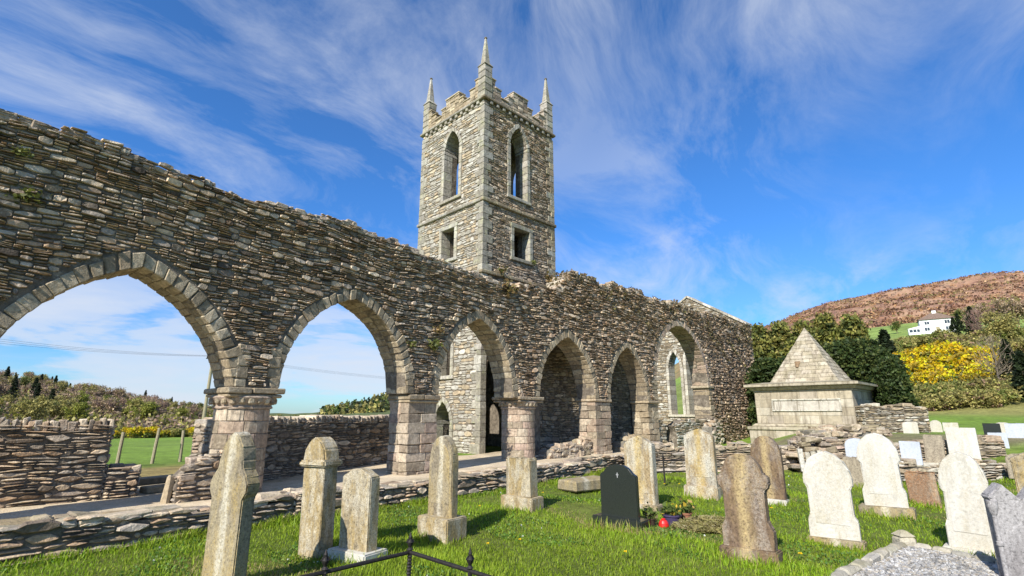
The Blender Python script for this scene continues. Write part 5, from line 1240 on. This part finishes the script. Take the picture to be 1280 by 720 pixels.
for k in range(3):
    mb = MB(); q = (-.6, .1, .8)[k]; a0 = np.array([pp[0] + q, pp[1] - q * .4, pp[2] + 7.9]); W_ = []
    for A_, B_ in ((far_l + np.array([q, 0, k * .12]), a0), (a0, far_r + np.array([q, 0, k * .1]))):
        for t in np.linspace(0, 1, 13): p = A_ + (B_ - A_) * t; p[2] -= 2.2 * t * (1 - t); W_.append(tuple(p))
    tube(mb, W_[:13] + W_[14:], .008, 5); tag(mb.build('overhead_wire', M['wire'], org=tuple(a0)), 'thin dark overhead wire carried by the utility pole', 'wire', 'overhead wires')

# ------------------------------------------------------------------ grave offerings
gx_, gy_ = 2.16, 7.86; gz0 = float(H(gx_, gy_)) - .03
rl = thing('grave_lantern', 'round red grave light beside the black headstone', 'lantern', (gx_, gy_, gz0)); mb = MB(); lathe(mb, gx_, gy_, [(.03, gz0 - .02), (.05, gz0 + .01), (.066, gz0 + .04), (.072, gz0 + .075), (.066, gz0 + .11), (.05, gz0 + .14), (.03, gz0 + .155)], 20); mb.build('red_body', M['red'], rl)
mb = MB(); lathe(mb, gx_, gy_, [(.028, gz0 + .156), (.03, gz0 + .166), (.012, gz0 + .172)], 16); mb.build('lid', M['red'], rl)
def pot(label, x, y, r, h, mat, flower):
    z = float(H(x, y)); t = thing('plant_pot', label, 'plant pot', (x, y, z)); mb = MB(); lathe(mb, x, y, [(r * .72, z - .02), (r * .95, z + h * .85), (r * 1.06, z + h * .86), (r * 1.06, z + h), (r * .93, z + h), (r * .9, z + h * .9)], 20); mb.build('pot', M[mat], t)
    mb = MB(); n = 90; P_ = np.stack([x + rng.normal(0, r * .6, n), y + rng.normal(0, r * .6, n), z + h + np.abs(rng.normal(0, .07, n))], 1); tt = np.array([(.10, .14, .03)] * n); fl = rng.random(n) < .3; tt[fl] = flower; leaves(mb, P_, .045, tt, 0, 2); mb.build('plant', M['leaf'], t, fix=False)
pot('dark violet round pot with yellow flowers behind the red grave light', 2.36, 8.12, .135, .15, 'purple_pot', (.6, .42, .05)); pot('small brown pot with a drooping plant right of the violet pot', 2.6, 8.22, .09, .15, 'terracotta', (.45, .3, .1)); pot('small dark pot close against the plinth of the black headstone', 2.02, 8.02, .07, .13, 'soil', (.5, .45, .2))

# ------------------------------------------------------------------ grass
def blades(n, rmin, rmax, amin, amax, hgt, name, pal, keep=None, pts=None, wd=.006):
    if pts is None:
        u = rng.random(n); r = rmin * (rmax / rmin) ** u; A = rng.uniform(R(amin), R(amax), n); x, y = r * np.sin(A), r * np.cos(A)
    else: x, y = pts; r = np.hypot(x, y)
    s_ = x * n1[0] + y * n1[1]; sd = x * d1[0] + y * d1[1]
    ok = s_ > -np.interp(sd, [-3, 4.6, 9.4, 16], [8.35, 8.0, 7.42, 7.25]) + .02
    ok &= ~((y > 14.95) & (x > 3.2) & (y < 16.3)); ok &= ~((x > 3.3) & (s_ < -7.0) & (y > 14.9) & (x < 8))
    rel = np.stack([x - K0[0], y - K0[1]], 0); ca, cb = np.linalg.solve(np.stack([ku, kv], 1), rel); ok &= ~((ca > -.02) & (cb > -.02) & (ca < 2.7) & (cb < 1.8))
    ok &= ~((np.hypot((x - 2.75) / .55, (y - 7.75) / .30) < 1))
    if keep is not None: ok &= keep(x, y)
    x, y, r = x[ok], y[ok], r[ok]; n = len(x)
    pn = vnoise(x * 1.1, y * 1.1, 41) + .6 * vnoise(x * 3.1, y * 3.1, 42)
    pl = vnoise(x * .55, y * .55, 71) + .5 * vnoise(x * 1.7, y * 1.7, 72); h = hgt * rng.uniform(.4, 1.2, n) * np.clip(1 + .45 * pn + .35 * pl, .35, 2); wd_ = wd * (1 + r * .07) * rng.uniform(.7, 1.3, n)
    a = rng.uniform(0, 6.28, n); la = a + rng.normal(1.57, .5, n); ln = rng.uniform(.15, .8, n) * h
    ux, uy = np.cos(a) * wd_ / 2, np.sin(a) * wd_ / 2; lx, ly = np.cos(la) * ln, np.sin(la) * ln; z = H(x, y) - .01
    V = np.stack([np.stack([x - ux, y - uy, z], 1), np.stack([x + ux, y + uy, z], 1), np.stack([x + ux * .75 + lx * .35, y + uy * .75 + ly * .35, z + h * .6], 1), np.stack([x - ux * .75 + lx * .35, y - uy * .75 + ly * .35, z + h * .6], 1), np.stack([x + lx, y + ly, z + h * .95], 1)], 1).reshape(-1, 3)
    pal = np.array(pal); t = pal[rng.integers(0, len(pal), n)] * rng.uniform(.75, 1.25, (n, 1)); t = t * (1 + .22 * np.clip(pn, -1, 1))[:, None]; yl = np.clip(.35 + .5 * pl, 0, 1)[:, None]; t = t * (1 - yl * .45) + np.array([.33, .38, .035]) * yl * .45; dry = (vnoise(x * .8, y * .8, 51) + .5 * vnoise(x * 2.9, y * 2.9, 52) > .62) & (rng.random(n) < .5); t[dry] = (.36, .30, .12); t = np.clip(t, .01, .6)
    b_ = np.arange(n)[:, None] * 5; mb = MB(); mb.add(V, [b_ + np.array([[0, 1, 2, 3]]), b_ + np.array([[3, 2, 4]])], np.repeat(t, 5, 0)); return mb.build(name, M['grass'], fix=False)
GP = [(.17, .28, .014), (.21, .34, .016), (.12, .21, .012), (.26, .37, .024), (.19, .31, .015), (.30, .37, .04)]
tag(blades(330000, 3.3, 20, -52, 58, .06, 'lawn_grass', GP), 'bright spring grass of the graveyard', 'grass', None, 'stuff')
# longer tufts round the foot of every stone
px_, py_ = [], []
for (x, y, w_) in GRAVES:
    if y > 14: continue
    n = 330; a = rng.uniform(0, 6.28, n); rr = w_ * .45 + np.abs(rng.normal(0, .10, n)); px_.append(x + np.cos(a) * rr); py_.append(y + np.sin(a) * rr)
for (s0_, s1_, D_) in ((-2, 15.5, None),):
    n = 9000; s_ = rng.uniform(s0_, s1_, n); D_ = np.interp(s_, [-3, 4.6, 9.4, 16], [8.35, 8.0, 7.4, 7.25]) - .06 - np.abs(rng.normal(0, .12, n)); q = s_[:, None] * d1 - D_[:, None] * n1; px_.append(q[:, 0]); py_.append(q[:, 1])
tag(blades(0, 0, 0, 0, 0, .115, 'tall_grass', GP + [(.27, .26, .08)], pts=(np.concatenate(px_), np.concatenate(py_)), wd=.007), 'longer grass tufts around gravestones and along the low wall', 'grass', None, 'stuff')
mb = MB(); n = 90000; r = 3.6 * (17 / 3.6) ** rng.random(n); A = rng.uniform(R(-50), R(55), n); x, y = r * np.sin(A), r * np.cos(A); s_ = x * n1[0] + y * n1[1]; sd = x * d1[0] + y * d1[1]
ok = (s_ > -np.interp(sd, [-3, 4.6, 9.4, 16], [8.35, 8.0, 7.42, 7.25]) + .05) & (vnoise(x * 1.3, y * 1.3, 91) + .6 * vnoise(x * 3.7, y * 3.7, 92) > .35) & ~((y > 14.9) & (x > 3.2)); rel = np.stack([x - K0[0], y - K0[1]], 0); ca, cb = np.linalg.solve(np.stack([ku, kv], 1), rel); ok &= ~((ca > -.1) & (cb > -.1))
x, y, r = x[ok], y[ok], r[ok]; C = np.stack([x, y, H(x, y) + rng.uniform(.01, .05, len(x))], 1); tt = pick(np.array([(.10, .20, .03), (.14, .25, .04), (.08, .16, .03), (.20, .26, .05)]), len(x)); tt[rng.random(len(x)) < .012] = (.75, .75, .70)
leaves(mb, C, .020 * (1 + r * .05), tt, -.6, 1.1); tag(mb.build('clover', M['grass'], fix=False), 'patches of clover and daisies low in the grass', 'clover', None, 'stuff')
# mown heap
mb = MB(); n = 3200; a = rng.uniform(0, 6.28, n); rr = np.sqrt(rng.random(n)); C = np.stack([2.75 + np.cos(a) * rr * .5, 7.75 + np.sin(a) * rr * .27, .02 + .12 * (1 - rr ** 2) + rng.normal(0, .012, n) + H(2.75, 7.75)], 1)
leaves(mb, C, .028, pick(np.array([(.34, .29, .12), (.28, .26, .09), (.40, .35, .18)]), n), .6, 4.0); tag(mb.build('grass_clippings', M['grass'], fix=False, org=(2.75, 7.75, 0)), 'low heap of dry grass clippings beside the black headstone', 'grass heap')
# dandelions
mb = MB(); lathe(mb, 0, 0, [(.004, .0), (.004, .07)], 6, (.12, .2, .03)); dstem = mb.mesh('stem'); dstem.materials.append(M['leaf'])
mb = MB(); P_ = rng.normal(0, 1, (26, 3)) * np.array([.008, .008, .003]) + np.array([0, 0, .075]); leaves(mb, P_, .014, np.array([(.75, .55, .02)] * 26), .6); dhead = mb.mesh('flower'); dhead.materials.append(M['leaf'])
for (x, y) in ((-2.0, 7.2), (-1.3, 9.0), (-.55, 9.3), (.1, 7.0), (1.3, 6.4), (2.9, 12.0), (3.1, 11.8), (3.4, 12.1), (3.7, 12.0), (3.2, 12.3), (3.3, 6.4), (4.4, 9.3), (.6, 10.6), (-.3, 6.9)):
    z = float(H(x, y)); o = thing('dandelion', 'yellow dandelion flower in the grass', 'flower', (x, y, z + .02), 'dandelions in the grass')
    for nm, me in (('stem', dstem), ('flower_head', dhead)): c = bpy.data.objects.new(nm, me); COL.objects.link(c); c.parent = o
# growth on the walls
mb = MB(); m = 9000; u = rng.uniform(13.2, 35.1, m); z = rng.uniform(2.5, 7.4, m) ; pn = vnoise(u * 1.0, z * 1.6, 61) + .6 * vnoise(u * 3, z * 3.5, 62)
ok = (pn + (z - 5.4) * .30 + (u > 28.5) * .30 > .75) & (rng.random(m) < .9)
tp = np.array([top2(x) for x in u]); ok &= z < tp + .05
for h in (B4, B5, B6):
    for i in np.where(ok)[0]:
        iv = h.iv(z[i], .25)
        if iv and iv[0] < u[i] < iv[1]: ok[i] = False
u, z = u[ok], z[ok]; C = P2(u, z, rng.uniform(.03, .16, len(u))); leaves(mb, C, .085, pick(np.array([(.22, .17, .09), (.17, .135, .07), (.15, .14, .045), (.27, .21, .11), (.13, .10, .06)]), len(u), .2), 0, 1.6)
m = 2600; u = rng.uniform(13.4, 34.6, m); C = P2(u, np.array([top2(x) for x in u]) + np.abs(rng.normal(0, .045, m)), rng.uniform(-.85, .05, m)); leaves(mb, C, .08, pick(np.array([(.18, .13, .07), (.11, .10, .035), (.22, .17, .09)]), m, .2), 0, 2)
tag(mb.build('wall_creeper', M['leaf'], fix=False), 'dry brown and olive creeper matted over the upper chancel wall', 'creeper', None, 'stuff')
def tuft(P, u, z, s, label, pal):
    mb = MB(); n = 120; c = P(np.float64(u), z, .08); C = c + rng.normal(0, s, (n, 3)) * np.array([1, 1, .7]); leaves(mb, C, s * .55, pick(np.array(pal), n, .2), 0, 1.7); tag(mb.build('wall_plant', M['leaf'], fix=False, org=tuple(c)), label, 'plant')
GT = [(.16, .17, .04), (.10, .12, .03)]; BT = [(.26, .17, .07), (.17, .14, .05)]
tuft(P1, 1.13, 5.05, .09, 'bright green tuft growing high on the nave wall at the left edge', GT); tuft(P1, .95, 5.75, .06, 'small yellowish tuft near the wall top at the left edge', GT); tuft(P1, 9.35, 3.5, .07, 'small green plant right of the middle arch shoulder', GT); tuft(P1, 10.15, 3.55, .12, 'patch of green plants between the second and third arch heads', GT); tuft(P1, 10.3, 4.0, .08, 'brown tuft above the plant patch between the second and third arch', BT)
tuft(PS, 1.1, 7.95, .13, 'plant tuft growing on the lower ledge of the tower', GT + BT); tuft(PS, 4.6, 8.2, .2, 'brown bush at the lower right corner of the tower', BT); tuft(PS, 3.25, 8.85, .09, 'tuft at the right end of the tower window sill', GT)
tuft(P1, 13.6, 5.9, .16, 'dry golden grass on the wall head below the tower', BT)
